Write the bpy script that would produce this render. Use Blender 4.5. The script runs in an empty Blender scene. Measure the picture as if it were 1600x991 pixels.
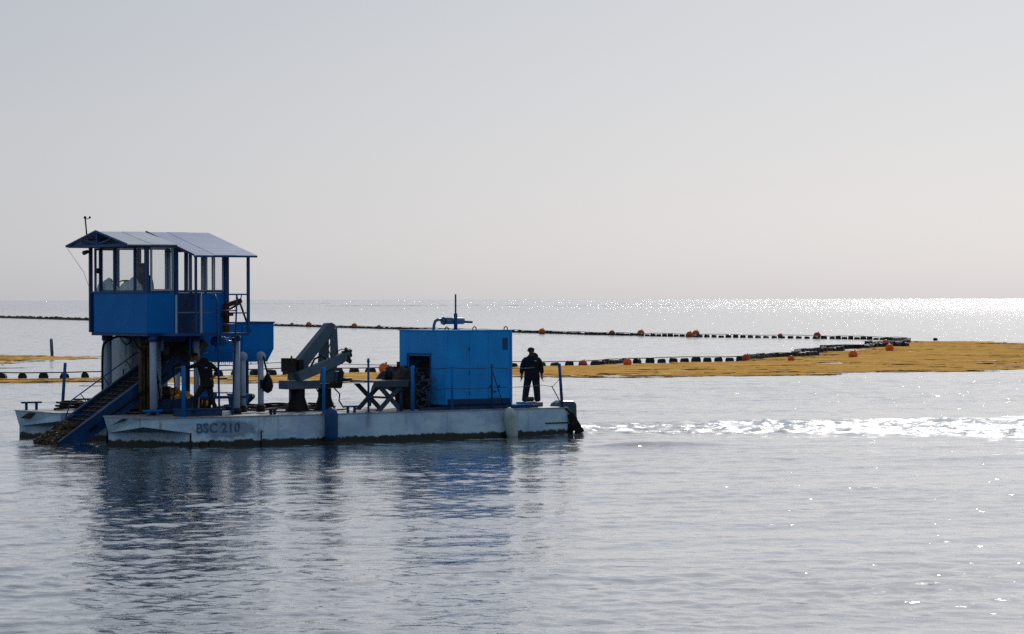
import bpy, math, random
import numpy as np
from mathutils import Vector, Matrix
random.seed(7); np.random.seed(7)
R = math.radians
sc = bpy.context.scene
col = sc.collection

# ------------------------------------------------------------------ camera, sky, sun, exposure
H = 4.03
cam_d = bpy.data.cameras.new('camera'); cam = bpy.data.objects.new('camera', cam_d); col.objects.link(cam)
cam_d.sensor_width = 36; cam_d.lens = 105.75; cam_d.clip_start = 1; cam_d.clip_end = 90000
cam.matrix_world = Matrix.Translation((0, 0, H)) @ Matrix.Rotation(R(90) - math.atan(27.5 / 4700), 4, 'X') @ Matrix.Rotation(-0.0025, 4, 'Z')
sc.camera = cam

SUN_EL, SUN_AZ = R(30), R(12.5)        # sun in front of the camera, to the right of the view
w = bpy.data.worlds.new("World"); sc.world = w; w.use_nodes = True
nt = w.node_tree; nt.nodes.clear()
sky = nt.nodes.new('ShaderNodeTexSky'); sky.sky_type = 'NISHITA'; sky.sun_disc = False
sky.sun_elevation = SUN_EL; sky.sun_rotation = SUN_AZ
sky.air_density = 1.0; sky.dust_density = 1.3; sky.ozone_density = 1.0; sky.altitude = 0
hs = nt.nodes.new('ShaderNodeHueSaturation'); hs.inputs['Saturation'].default_value = 0.42
bg = nt.nodes.new('ShaderNodeBackground'); bg.inputs['Strength'].default_value = 0.05
wo = nt.nodes.new('ShaderNodeOutputWorld')
# thin even veil of sea haze over the whole sky
veil = nt.nodes.new('ShaderNodeBackground'); veil.inputs[0].default_value = (.41, .478, .61, 1); veil.inputs[1].default_value = 1.0
ad = nt.nodes.new('ShaderNodeAddShader')
nt.links.new(sky.outputs[0], hs.inputs['Color']); nt.links.new(hs.outputs[0], bg.inputs[0]); nt.links.new(bg.outputs[0], ad.inputs[0]); nt.links.new(veil.outputs[0], ad.inputs[1]); nt.links.new(ad.outputs[0], wo.inputs[0])

sd = bpy.data.lights.new('sun', 'SUN'); sd.energy = 5.0; sd.angle = R(0.53); sd.color = (1, .95, .87)
sun = bpy.data.objects.new('sun', sd); col.objects.link(sun)
dirv = Vector((math.sin(SUN_AZ) * math.cos(SUN_EL), math.cos(SUN_AZ) * math.cos(SUN_EL), math.sin(SUN_EL)))
sun.rotation_euler = dirv.to_track_quat('Z', 'Y').to_euler()
sc.view_settings.view_transform = 'Standard'; sc.view_settings.look = 'None'
sc.view_settings.exposure = -1.0; sc.view_settings.gamma = 1
sc.cycles.use_denoising = False; sc.cycles.sample_clamp_indirect = 6; sc.cycles.max_bounces = 8; sc.cycles.transparent_max_bounces = 16
sc.cycles.caustics_reflective = False; sc.cycles.caustics_refractive = False

# ------------------------------------------------------------------ materials
def newmat(name):
    m = bpy.data.materials.new(name); m.use_nodes = True
    n = m.node_tree; b = n.nodes['Principled BSDF']
    return m, n, b
def noise(n, scale, detail=4, rough=.55, vec=None, stretch=None, w=None):
    t = n.nodes.new('ShaderNodeTexNoise'); t.inputs['Scale'].default_value = scale
    t.inputs['Detail'].default_value = detail; t.inputs['Roughness'].default_value = rough
    tc = n.nodes.new('ShaderNodeTexCoord')
    mp = n.nodes.new('ShaderNodeMapping')
    if stretch: mp.inputs['Scale'].default_value = stretch
    n.links.new(tc.outputs['Object'], mp.inputs[0]); n.links.new(mp.outputs[0], t.inputs['Vector'])
    return t
def ramp(n, src, stops):
    r = n.nodes.new('ShaderNodeValToRGB'); e = r.color_ramp.elements
    while len(e) < len(stops): e.new(.5)
    for i, (p, c) in enumerate(stops):
        e[i].position = p; e[i].color = (*c, 1) if len(c) == 3 else c
    n.links.new(src, r.inputs[0]); return r
def mix(n, fac, a, b):
    x = n.nodes.new('ShaderNodeMix'); x.data_type = 'RGBA'
    if isinstance(fac, float): x.inputs[0].default_value = fac
    else: n.links.new(fac, x.inputs[0])
    for k, v in ((6, a), (7, b)):
        if isinstance(v, tuple): x.inputs[k].default_value = (*v, 1)
        else: n.links.new(v, x.inputs[k])
    return x.outputs[2]
def bump(n, b, src, strength=.3, dist=.01):
    bp = n.nodes.new('ShaderNodeBump'); bp.inputs['Strength'].default_value = strength; bp.inputs['Distance'].default_value = dist
    n.links.new(src, bp.inputs['Height']); n.links.new(bp.outputs[0], b.inputs['Normal'])
    return bp
def painted(name, c, c2=None, rust=.0, rough=.5, scale=2.0, metallic=0.0, streak=True, spec=.22):
    """weathered paint: tone drift, fine grime, vertical rust runs"""
    m, n, b = newmat(name)
    c2 = c2 or tuple(x * .72 for x in c)
    a = noise(n, scale, 5, .6, stretch=(1, 1, .5)); ra = ramp(n, a.outputs[0], [(.35, c2), (.65, c)])
    out = ra.outputs[0]
    if rust > 0:
        s = noise(n, 5, 6, .7, stretch=(1, 1, .22) if streak else None)
        rs = ramp(n, s.outputs[0], [(.66 - rust * .25, (0, 0, 0)), (.80 - rust * .2, (1, 1, 1))])
        out = mix(n, rs.outputs[0], out, (.11, .055, .03))
    n.links.new(out, b.inputs['Base Color'])
    f = noise(n, 30, 3, .6); rr = ramp(n, f.outputs[0], [(.3, (rough - .1,) * 3), (.7, (rough + .12,) * 3)])
    n.links.new(rr.outputs[0], b.inputs['Roughness']); b.inputs['Metallic'].default_value = metallic
    b.inputs['Specular IOR Level'].default_value = spec
    bp = bump(n, b, f.outputs[0], .25, .004)
    dn = noise(n, 2.2, 2, .5); b2_ = n.nodes.new('ShaderNodeBump'); b2_.inputs['Strength'].default_value = .5; b2_.inputs['Distance'].default_value = .035
    n.links.new(dn.outputs[0], b2_.inputs['Height']); n.links.new(bp.outputs[0], b2_.inputs['Normal']); n.links.new(b2_.outputs[0], b.inputs['Normal'])
    return m
M = {}
M['blue'] = painted('blue_paint', (.003, .20, .60), (.003, .17, .52), .0, .5, 1.4, spec=.10)
M['blue2'] = painted('blue_frame_paint', (.016, .085, .26), (.014, .06, .18), .25, .45, 3)
M['blue_dark'] = painted('worn_shaded_dark_blue_paint', (.010, .055, .16), (.008, .035, .09), .4, .55, 3)  # worn dark blue parts, and the shaded stretch of wheelhouse wall
M['housing'] = painted('housing_blue_paint', (.02, .37, .92), (.02, .29, .76), .20, .5, 1.6, spec=.12)
M['blue_mid'] = painted('wet_blue_paint', (.004, .075, .24), (.006, .045, .13), .3, .45, 3, spec=.2)
M['white'] = painted('white_paint', (.42, .50, .56), (.33, .40, .46), .15, .5, 2)
M['pale'] = painted('pale_pillar_paint', (.40, .50, .62), (.30, .39, .50), .2, .5, 3)
M['grey_green'] = painted('grey_green_paint', (.105, .165, .205), (.07, .115, .15), .25, .5, 3)
M['trestle'] = painted('grey_trestle_paint', (.055, .095, .13), (.04, .07, .09), .2, .55, 4)
M['black'] = painted('black_rubber', (.010, .011, .013), (.006, .006, .007), 0, .6, 6)
M['darkmetal'] = painted('dark_greasy_steel', (.025, .027, .03), (.013, .012, .012), .5, .55, 6)
M['rust'] = painted('rusty_steel', (.10, .035, .02), (.05, .022, .016), .3, .8, 6)
M['ochre'] = painted('ochre_rusty_steel', (.13, .10, .055), (.06, .05, .03), .4, .75, 5)
M['greyblue'] = painted('grey_blue_paint', (.11, .19, .28), (.08, .14, .21), .1, .4, 4)
M['outboard'] = painted('grey_outboard_plastic', (.09, .12, .16), (.07, .095, .13), 0, .35, 4)
M['orange'] = painted('orange_buoy_plastic', (.72, .15, .018), (.55, .09, .012), .0, .45, 8)
M['red'] = painted('faded_red_buoy_plastic', (.52, .075, .045), (.38, .05, .03), .0, .5, 8)
M['floatblack'] = painted('weathered_black_float', (.018, .024, .032), (.010, .012, .016), 0, .55, 8)
M['rope'] = painted('dark_rope', (.035, .030, .028), (.015, .013, .013), 0, .85, 20)
M['fender_blue'] = painted('faded_blue_fender', (.018, .085, .23), (.015, .06, .16), .1, .5, 4)
M['fender_white'] = painted('grimy_white_fender', (.50, .60, .60), (.36, .45, .44), .1, .45, 4)
M['wetsuit'] = painted('black_workwear', (.010, .011, .014), (.006, .007, .009), 0, .75, 8)
M['greypants'] = painted('dark_grey_trousers', (.022, .024, .032), (.014, .015, .02), 0, .85, 8)
M['skin'] = painted('tanned_skin', (.20, .10, .06), (.16, .08, .05), 0, .5, 8)
M['logo'] = painted('white_print', (.6, .6, .62), None, 0, .6)
M['cloth'] = painted('pale_cloth', (.70, .80, .85), (.55, .66, .72), 0, .8, 5)
M['interior'] = painted('dark_interior', (.012, .014, .016), None, .4, .8)

# roof sheet: faded zinc-blue sheet with fine pale speckle
m, n, b = newmat('roof_sheet_paint'); M['roof'] = m
a = noise(n, 1.3, 4); ra = ramp(n, a.outputs[0], [(.35, (.12, .18, .36)), (.65, (.19, .26, .46))])
f = noise(n, 45, 4, .7); rf = ramp(n, f.outputs[0], [(.60, (0, 0, 0)), (.74, (1, 1, 1))])
n.links.new(mix(n, rf.outputs[0], ra.outputs[0], (.50, .56, .66)), b.inputs['Base Color'])
b.inputs['Roughness'].default_value = .42; b.inputs['Metallic'].default_value = .0; b.inputs['Specular IOR Level'].default_value = .3; bump(n, b, f.outputs[0], .3, .004)
m, n, b = newmat('roof_sheet_paint_pale'); M['roof_pale'] = m
a = noise(n, 1.3, 4); ra = ramp(n, a.outputs[0], [(.35, (.20, .28, .37)), (.65, (.29, .37, .45))])
n.links.new(ra.outputs[0], b.inputs['Base Color']); b.inputs['Roughness'].default_value = .45; b.inputs['Metallic'].default_value = .0; b.inputs['Specular IOR Level'].default_value = .3

# hull paint: white, blotched with blue-grey touch-ups, rust runs, ragged weed line above the water
m, n, b = newmat('hull_paint'); M['hull'] = m
a = noise(n, 1.1, 6, .62, stretch=(1, 1, 1.6)); ra = ramp(n, a.outputs[0], [(.38, (.36, .56, .76)), (.58, (.55, .78, .92))])
s = noise(n, 3.2, 7, .72, stretch=(1, 1, .16)); rs = ramp(n, s.outputs[0], [(.545, (0, 0, 0)), (.75, (.8, .8, .8))])
out = mix(n, rs.outputs[0], ra.outputs[0], (.13, .085, .06))
sp = noise(n, 9, 5, .7); rp = ramp(n, sp.outputs[0], [(.64, (0, 0, 0)), (.70, (1, 1, 1))])
out = mix(n, rp.outputs[0], out, (.14, .10, .085))
# old painted-over patch round the registration
tc = n.nodes.new('ShaderNodeTexCoord'); sx = n.nodes.new('ShaderNodeSeparateXYZ'); n.links.new(tc.outputs['Object'], sx.inputs[0])
def math_(op, a_, b_=None, c_=None):
    k = n.nodes.new('ShaderNodeMath'); k.operation = op
    for i, v in enumerate((a_, b_, c_)):
        if v is None: continue
        if isinstance(v, (int, float)): k.inputs[i].default_value = v
        else: n.links.new(v, k.inputs[i])
    return k.outputs[0]
dx = math_('MULTIPLY', math_('SUBTRACT', sx.outputs[0], 2.55), .75); dz = math_('MULTIPLY', math_('SUBTRACT', sx.outputs[2], .47), 3.0)
rr_ = math_('SQRT', math_('ADD', math_('MULTIPLY', dx, dx), math_('MULTIPLY', dz, dz)))
pn = noise(n, 3.5, 5, .7); pm = math_('SUBTRACT', math_('ADD', rr_, math_('MULTIPLY', pn.outputs[0], 1.3)), .95)
rpm = ramp(n, pm, [(.30, (.75, .75, .75)), (.52, (0, 0, 0))])
out = mix(n, rpm.outputs[0], out, (.13, .20, .29))
wn = noise(n, 4, 7, .75, stretch=(1, 1, .6))
wl = math_('SUBTRACT', sx.outputs[2], math_('MULTIPLY', wn.outputs[0], .31)); rw = ramp(n, math_('ADD', wl, .5), [(.50, (1, 1, 1)), (.535, (0, 0, 0))])
out = mix(n, rw.outputs[0], out, (.012, .016, .014))
n.links.new(out, b.inputs['Base Color']); b.inputs['Roughness'].default_value = .5; bump(n, b, a.outputs[0], .35, .03)

m, n, b = newmat('deck_paint'); M['deck'] = m
a = noise(n, 1.5, 6, .65); ra = ramp(n, a.outputs[0], [(.35, (.16, .17, .17)), (.6, (.42, .44, .45))])
n.links.new(ra.outputs[0], b.inputs['Base Color']); b.inputs['Roughness'].default_value = .38; bump(n, b, a.outputs[0], .3, .02)

m, n, b = newmat('faded_letter_paint'); M['letter'] = m
a = noise(n, 7, 5, .7); ra = ramp(n, a.outputs[0], [(.40, (.02, .09, .20)), (.66, (.10, .20, .32))])
n.links.new(ra.outputs[0], b.inputs['Base Color']); b.inputs['Roughness'].default_value = .6

m, n, b = newmat('sargassum'); M['weed'] = m
a = noise(n, .9, 6, .7, stretch=(.35, 1, 1)); ra = ramp(n, a.outputs[0], [(.32, (.38, .20, .05)), (.5, (.62, .35, .095)), (.68, (.84, .54, .19))])
n.links.new(ra.outputs[0], b.inputs['Base Color']); b.inputs['Roughness'].default_value = .8; b.inputs['Specular IOR Level'].default_value = .0
f = noise(n, 9, 4, .7); bump(n, b, f.outputs[0], .8, .05)
m, n, b = newmat('dark_sargassum'); M['weed_dark'] = m
a = noise(n, 9, 6, .7); ra = ramp(n, a.outputs[0], [(.35, (.02, .018, .010)), (.65, (.075, .045, .018))])
n.links.new(ra.outputs[0], b.inputs['Base Color']); b.inputs['Roughness'].default_value = .8
m, n, b = newmat('distant_brown_weed'); M['weed_far'] = m
b.inputs['Base Color'].default_value = (.10, .095, .085, 1); b.inputs['Roughness'].default_value = .8

m = bpy.data.materials.new('window_glass'); m.use_nodes = True; M['glass'] = m; n = m.node_tree; n.nodes.clear()
tr = n.nodes.new('ShaderNodeBsdfTransparent'); tr.inputs[0].default_value = (.985, .995, .995, 1)
gl = n.nodes.new('ShaderNodeBsdfGlossy'); gl.inputs['Roughness'].default_value = .06
df = n.nodes.new('ShaderNodeBsdfDiffuse'); df.inputs[0].default_value = (.5, .58, .6, 1)
m1 = n.nodes.new('ShaderNodeMixShader'); m1.inputs[0].default_value = .022
m2 = n.nodes.new('ShaderNodeMixShader'); m2.inputs[0].default_value = .03
o_ = n.nodes.new('ShaderNodeOutputMaterial')
n.links.new(tr.outputs[0], m1.inputs[1]); n.links.new(gl.outputs[0], m1.inputs[2]); n.links.new(m1.outputs[0], m2.inputs[1]); n.links.new(df.outputs[0], m2.inputs[2]); n.links.new(m2.outputs[0], o_.inputs[0])

# sea water: dark body, fresnel gloss, wind ripples as fine relief, foam where the wake churns
m, n, b = newmat('sea_water'); M['sea'] = m
b.inputs['Base Color'].default_value = (.022, .045, .056, 1); b.inputs['Roughness'].default_value = .10; b.inputs['IOR'].default_value = 1.5; b.inputs['Coat Weight'].default_value = 1; b.inputs['Coat Roughness'].default_value = .08; b.inputs['Coat IOR'].default_value = 1.5
r1 = noise(n, 5.5, 3, .6, stretch=(.8, 1, 1)); r2 = noise(n, 1.5, 3, .6, stretch=(.7, 1, 1)); r3 = noise(n, .05, 3, .5, stretch=(.5, 1, 1))
pr = ramp(n, r3.outputs[0], [(.38, (.35,) * 3), (.62, (1,) * 3)])
b1 = n.nodes.new('ShaderNodeBump'); b1.inputs['Distance'].default_value = .014; n.links.new(r1.outputs[0], b1.inputs['Height']); n.links.new(pr.outputs[0], b1.inputs['Strength'])
b2 = n.nodes.new('ShaderNodeBump'); b2.inputs['Distance'].default_value = .035; b2.inputs['Strength'].default_value = .7; n.links.new(r2.outputs[0], b2.inputs['Height'])
n.links.new(b1.outputs[0], b2.inputs['Normal'])
# short chop too small for the mesh: facets tilted by a noise vector, growing where the mesh stops carrying waves
ac = n.nodes.new('ShaderNodeAttribute'); ac.attribute_name = 'chop'
tn = noise(n, 2.6, 4, .7, stretch=(.5, 1, 1))
def vm(op, a_, b_=None, s_=None):
    k = n.nodes.new('ShaderNodeVectorMath'); k.operation = op
    for i, v in enumerate((a_, b_)):
        if v is None: continue
        if isinstance(v, tuple): k.inputs[i].default_value = v
        else: n.links.new(v, k.inputs[i])
    if s_ is not None: n.links.new(s_, k.inputs['Scale'])
    return k.outputs[0]
tilt = vm('MULTIPLY', vm('SUBTRACT', tn.outputs['Color'], (.5, .5, .5)), (1.5, 1.5, 0))
pk_ = noise(n, 7.5, 2, .5, stretch=(.55, 1, 1)); pkr = ramp(n, pk_.outputs[0], [(.615, (0, 0, 0)), (.66, (1, 1, 1))])   # small steep wavelets
pa = n.nodes.new('ShaderNodeMath'); pa.operation = 'MULTIPLY_ADD'; n.links.new(pkr.outputs[0], pa.inputs[0]); pa.inputs[1].default_value = .75; n.links.new(ac.outputs['Fac'], pa.inputs[2])
nrm = vm('NORMALIZE', vm('ADD', b2.outputs[0], vm('SCALE', tilt, None, pa.outputs[0])))
n.links.new(nrm, b.inputs['Normal']); n.links.new(nrm, b.inputs['Coat Normal'])
at = n.nodes.new('ShaderNodeAttribute'); at.attribute_name = 'foam'
fn = noise(n, 5.0, 6, .78, stretch=(.5, 1, 1))
k = n.nodes.new('ShaderNodeMath'); k.operation = 'MULTIPLY_ADD'; n.links.new(at.outputs['Fac'], k.inputs[0]); k.inputs[1].default_value = .45; n.links.new(fn.outputs[0], k.inputs[2])
rf = ramp(n, k.outputs[0], [(.83, (0, 0, 0)), (.98, (.95, .95, .95))])
rg_ = n.nodes.new('ShaderNodeMath'); rg_.operation = 'MULTIPLY_ADD'; n.links.new(at.outputs['Fac'], rg_.inputs[0]); rg_.inputs[1].default_value = .22; rg_.inputs[2].default_value = .08; rg2 = n.nodes.new('ShaderNodeMath'); rg2.operation = 'MULTIPLY_ADD'; n.links.new(ac.outputs['Fac'], rg2.inputs[0]); rg2.inputs[1].default_value = .03; n.links.new(rg_.outputs[0], rg2.inputs[2]); n.links.new(rg2.outputs[0], b.inputs['Roughness']); n.links.new(rg2.outputs[0], b.inputs['Coat Roughness'])
fd = n.nodes.new('ShaderNodeBsdfDiffuse'); fd.inputs[0].default_value = (.80, .82, .84, 1)
mx = n.nodes.new('ShaderNodeMixShader'); om = n.nodes['Material Output']
n.links.new(rf.outputs[0], mx.inputs[0]); n.links.new(b.outputs[0], mx.inputs[1]); n.links.new(fd.outputs[0], mx.inputs[2]); n.links.new(mx.outputs[0], om.inputs['Surface'])

# ------------------------------------------------------------------ building helpers
class MB:
    def __init__(s): s.v = []; s.f = []; s.sm = []
    def add(s, vs, fs, smooth=False):
        o = len(s.v); s.v += [tuple(p) for p in vs]; s.f += [tuple(i + o for i in q) for q in fs]; s.sm += [smooth] * len(fs); return s
    def box(s, a, b):
        (x0, y0, z0), (x1, y1, z1) = [tuple(map(float, p)) for p in (a, b)]
        x0, x1 = min(x0, x1), max(x0, x1); y0, y1 = min(y0, y1), max(y0, y1); z0, z1 = min(z0, z1), max(z0, z1)
        return s.add([(x0, y0, z0), (x1, y0, z0), (x1, y1, z0), (x0, y1, z0), (x0, y0, z1), (x1, y0, z1), (x1, y1, z1), (x0, y1, z1)],
                     [(0, 3, 2, 1), (4, 5, 6, 7), (0, 1, 5, 4), (1, 2, 6, 5), (2, 3, 7, 6), (3, 0, 4, 7)])
    def beam(s, p, q, w, h=None, up=(0, 0, 1), w2=None, h2=None):
        h = h or w; w2 = w2 or w; h2 = h2 or h
        p, q = Vector(p), Vector(q); d = (q - p).normalized(); up = Vector(up)
        if abs(d.dot(up)) > .99: up = Vector((1, 0, 0))
        a = d.cross(up).normalized(); c = a.cross(d).normalized()
        vs = []
        for o, ww, hh in ((p, w, h), (q, w2, h2)):
            for i, j in ((-1, -1), (1, -1), (1, 1), (-1, 1)): vs.append(o + a * i * ww / 2 + c * j * hh / 2)
        return s.add(vs, [(0, 1, 2, 3), (7, 6, 5, 4), (0, 4, 5, 1), (1, 5, 6, 2), (2, 6, 7, 3), (3, 7, 4, 0)])
    def tube(s, p, q, r, n=10, r2=None):
        return s.path([p, q], r, n, r2)
    def path(s, pts, r, n=8, r2=None):
        pts = [Vector(p) for p in pts]; rings = []; prev = None
        for i, p in enumerate(pts):
            d = (pts[min(i + 1, len(pts) - 1)] - pts[max(i - 1, 0)]).normalized()
            if prev is None:
                up = Vector((0, 0, 1)) if abs(d.z) < .9 else Vector((1, 0, 0)); a = d.cross(up).normalized()
            else: a = (prev - d * prev.dot(d)).normalized()
            prev = a; c = a.cross(d)
            rr = r if r2 is None else r + (r2 - r) * i / (len(pts) - 1)
            rings.append([p + (a * math.cos(t) + c * math.sin(t)) * rr for t in [2 * math.pi * k / n for k in range(n)]])
        vs = [v for rg in rings for v in rg]; fs = []
        for i in range(len(pts) - 1):
            for k in range(n): fs.append((i * n + k, i * n + (k + 1) % n, (i + 1) * n + (k + 1) % n, (i + 1) * n + k))
        s.add(vs, fs, True); o = len(s.v) - len(vs)
        s.f.append(tuple(o + k for k in range(n))[::-1]); s.f.append(tuple(o + (len(pts) - 1) * n + k for k in range(n))); s.sm += [False, False]
        return s
    def lathe(s, prof, n=16, c=(0, 0, 0), axis='z'):
        vs = []
        for r, z in prof:
            for k in range(n):
                t = 2 * math.pi * k / n; x, y = r * math.cos(t), r * math.sin(t)
                p = (x, y, z) if axis == 'z' else ((z, x, y) if axis == 'x' else (x, z, y))
                vs.append((p[0] + c[0], p[1] + c[1], p[2] + c[2]))
        fs = [(i * n + k, i * n + (k + 1) % n, (i + 1) * n + (k + 1) % n, (i + 1) * n + k) for i in range(len(prof) - 1) for k in range(n)]
        s.add(vs, fs, True); o = len(s.v) - len(vs)
        s.f.append(tuple(o + k for k in range(n))[::-1]); s.f.append(tuple(o + (len(prof) - 1) * n + k for k in range(n))); s.sm += [False, False]
        return s
    def prism(s, poly, y0, y1):
        """polygon in the x-z plane, extruded along y"""
        n = len(poly); vs = [(x, y0, z) for x, z in poly] + [(x, y1, z) for x, z in poly]
        return s.add(vs, [tuple(range(n)), tuple(range(2 * n - 1, n - 1, -1))] + [(i, i + n, (i + 1) % n + n, (i + 1) % n) for i in range(n)])
    def ball(s, c, r, n=12, sq=(1, 1, 1), jit=0):
        prof = []; m_ = n // 2 + 1; vs = []; 
        for i in range(m_ + 1):
            t = math.pi * i / m_
            for k in range(n):
                a = 2 * math.pi * k / n; j = 1 + random.uniform(-jit, jit)
                vs.append((c[0] + r * sq[0] * math.sin(t) * math.cos(a) * j, c[1] + r * sq[1] * math.sin(t) * math.sin(a) * j, c[2] + r * sq[2] * math.cos(t) * j))
        fs = [(i * n + k, (i + 1) * n + k, (i + 1) * n + (k + 1) % n, i * n + (k + 1) % n) for i in range(m_) for k in range(n)]
        return s.add(vs, fs, jit == 0)
    def mesh(s, name):
        me = bpy.data.meshes.new(name); me.from_pydata(s.v, [], s.f); me.validate()
        if len(me.polygons) == len(s.sm): me.polygons.foreach_set('use_smooth', s.sm)
        me.update()
        import bmesh
        bm = bmesh.new(); bm.from_mesh(me); bmesh.ops.remove_doubles(bm, verts=bm.verts, dist=1e-5); bmesh.ops.recalc_face_normals(bm, faces=bm.faces); bm.to_mesh(me); bm.free()
        return me
    def build(s, name, mat, parent=None, bevel=0, label=None):
        me = s.mesh(name)
        if isinstance(mat, str): mat = M[mat]
        me.materials.append(mat)
        o = bpy.data.objects.new(name, me); col.objects.link(o)
        if parent is not None:
            o.parent = parent
            if 'base' in parent:
                bs = Vector(parent['base']); me.transform(Matrix.Translation(-bs)); o['base'] = list(bs)
        if bevel:
            bv = o.modifiers.new('bevel', 'BEVEL'); bv.width = bevel; bv.segments = 2; bv.limit_method = 'ANGLE'
        if label: o['label'] = label
        return o
def tag(o, label=None, cat=None, group=None, kind=None):
    for k_, v_ in (('label', label), ('category', cat), ('group', group), ('kind', kind)):
        if v_: o[k_] = v_
    return o
def empty(name, loc=(0, 0, 0), rz=0):
    o = bpy.data.objects.new(name, None); col.objects.link(o); o.location = loc; o.rotation_euler.z = rz; o.empty_display_size = .2; return o
# barge frame: u along the deck (bow to stern), v across (near side to far side), z up from the water
TH = R(34); O0 = Vector((-9.97, 81.3, 0)); UX = Vector((math.cos(TH), math.sin(TH), 0)); VX = Vector((-math.sin(TH), math.cos(TH), 0))
def bw(u, v, z=0): return O0 + UX * u + VX * v + Vector((0, 0, z))
def bthing(name, base, label, cat, group=None):
    """a thing standing on the barge; its parts are then written in barge coordinates"""
    o = empty(name, bw(*base), TH); o['base'] = list(base); return tag(o, label, cat, group)
def bsolo(mb, name, mat, base, label, cat, group=None, bevel=0):
    me = mb.mesh(name); me.transform(Matrix.Translation(-Vector(base))); me.materials.append(M[mat] if isinstance(mat, str) else mat)
    o = bpy.data.objects.new(name, me); col.objects.link(o); o.location = bw(*base); o.rotation_euler.z = TH
    if bevel:
        bv = o.modifiers.new('bevel', 'BEVEL'); bv.width = bevel; bv.segments = 2; bv.limit_method = 'ANGLE'
    return tag(o, label, cat, group)

# ------------------------------------------------------------------ value noise for numpy geometry
_lat = np.random.rand(256, 256)
def vnoise(x, y):
    xi = np.floor(x).astype(int); yi = np.floor(y).astype(int); fx = x - xi; fy = y - yi
    fx = fx * fx * (3 - 2 * fx); fy = fy * fy * (3 - 2 * fy)
    a = _lat[xi & 255, yi & 255]; b = _lat[(xi + 1) & 255, yi & 255]; c = _lat[xi & 255, (yi + 1) & 255]; d = _lat[(xi + 1) & 255, (yi + 1) & 255]
    return (a * (1 - fx) + b * fx) * (1 - fy) + (c * (1 - fx) + d * fx) * fy
def fbm(x, y, o=4):
    s = 0; a = .5; t = 0
    for i in range(o):
        s = s + a * vnoise(x * 2 ** i + 17 * i, y * 2 ** i + 31 * i); t += a; a *= .55
    return s / t
def grid_mesh(name, X, Y, Z, keep=None, smooth=True):
    nr, nc = X.shape; idx = np.arange(nr * nc).reshape(nr, nc)
    q = np.stack([idx[:-1, :-1], idx[:-1, 1:], idx[1:, 1:], idx[1:, :-1]], -1).reshape(-1, 4)
    if keep is not None: q = q[keep.reshape(-1)]
    co = np.stack([X, Y, Z], -1).reshape(-1, 3)
    used, inv = np.unique(q, return_inverse=True); inv = inv.reshape(q.shape)
    co = co[used]
    me = bpy.data.meshes.new(name); me.vertices.add(len(co)); me.vertices.foreach_set('co', co.astype(np.float32).ravel())
    me.loops.add(inv.size); me.loops.foreach_set('vertex_index', inv.astype(np.int32).ravel())
    me.polygons.add(len(inv)); me.polygons.foreach_set('loop_start', (np.arange(len(inv)) * 4).astype(np.int32)); me.polygons.foreach_set('loop_total', np.full(len(inv), 4, np.int32))
    me.polygons.foreach_set('use_smooth', np.full(len(inv), smooth)); me.update(calc_edges=True); me.validate()
    return me, used

# ------------------------------------------------------------------ the sea
def wave_height(X, Y, cell):
    rng = np.random.RandomState(3); Z = np.zeros_like(X)
    patch = .25 + 1.9 * fbm(X / 9.0 + 5, Y / 6.0 + 9, 4) ** 1.8 + .35 * np.clip((60 - Y) / 25, 0, 1) * np.clip((4 - X) / 8, 0, 1)
    N = 130
    for i in range(N):
        t = i / (N - 1); lam = .20 * (14 / .20) ** t
        ang = R(102) + rng.normal(0, R(52 if lam < .9 else 36 if lam < 2 else 20)); k_ = 2 * math.pi / lam
        slope = .0078 * (1.75 if lam < .8 else 1.15 if lam < 1.6 else .72 * (1.6 / lam) ** .75)
        fade = np.clip(lam / (2.6 * cell) - .6, 0, 1)
        ph = rng.rand() * 6.283
        amp = slope / k_ * fade * (patch if lam < 3 else 1)
        Z += amp * np.sin(k_ * (X * math.cos(ang) + Y * math.sin(ang)) + ph)
    return Z
def wake_mask(X, Y):
    near = 88.6 - .40 * np.clip(X - 8, 0, 40) + 1.3 * (fbm(X / 2.2, Y * 0 + 3, 3) - .5)
    far = 99.0 + .30 * (X - 2) + 1.6 * (fbm(X / 1.7 + 50, Y * 0 + 9, 3) - .5)
    far = np.minimum(far, 107)
    a = (.55 + .9 * fbm(X / 2.6, Y / 1.1, 3)) * np.clip((Y - near) / 2.6, 0, 1) * np.clip((far - Y) / 4.0, 0, 1) * np.clip((((X - O0.x) * UX.x + (Y - O0.y) * UX.y) - 14.0) / 8.0, 0, 1) ** .6
    return a
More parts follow.
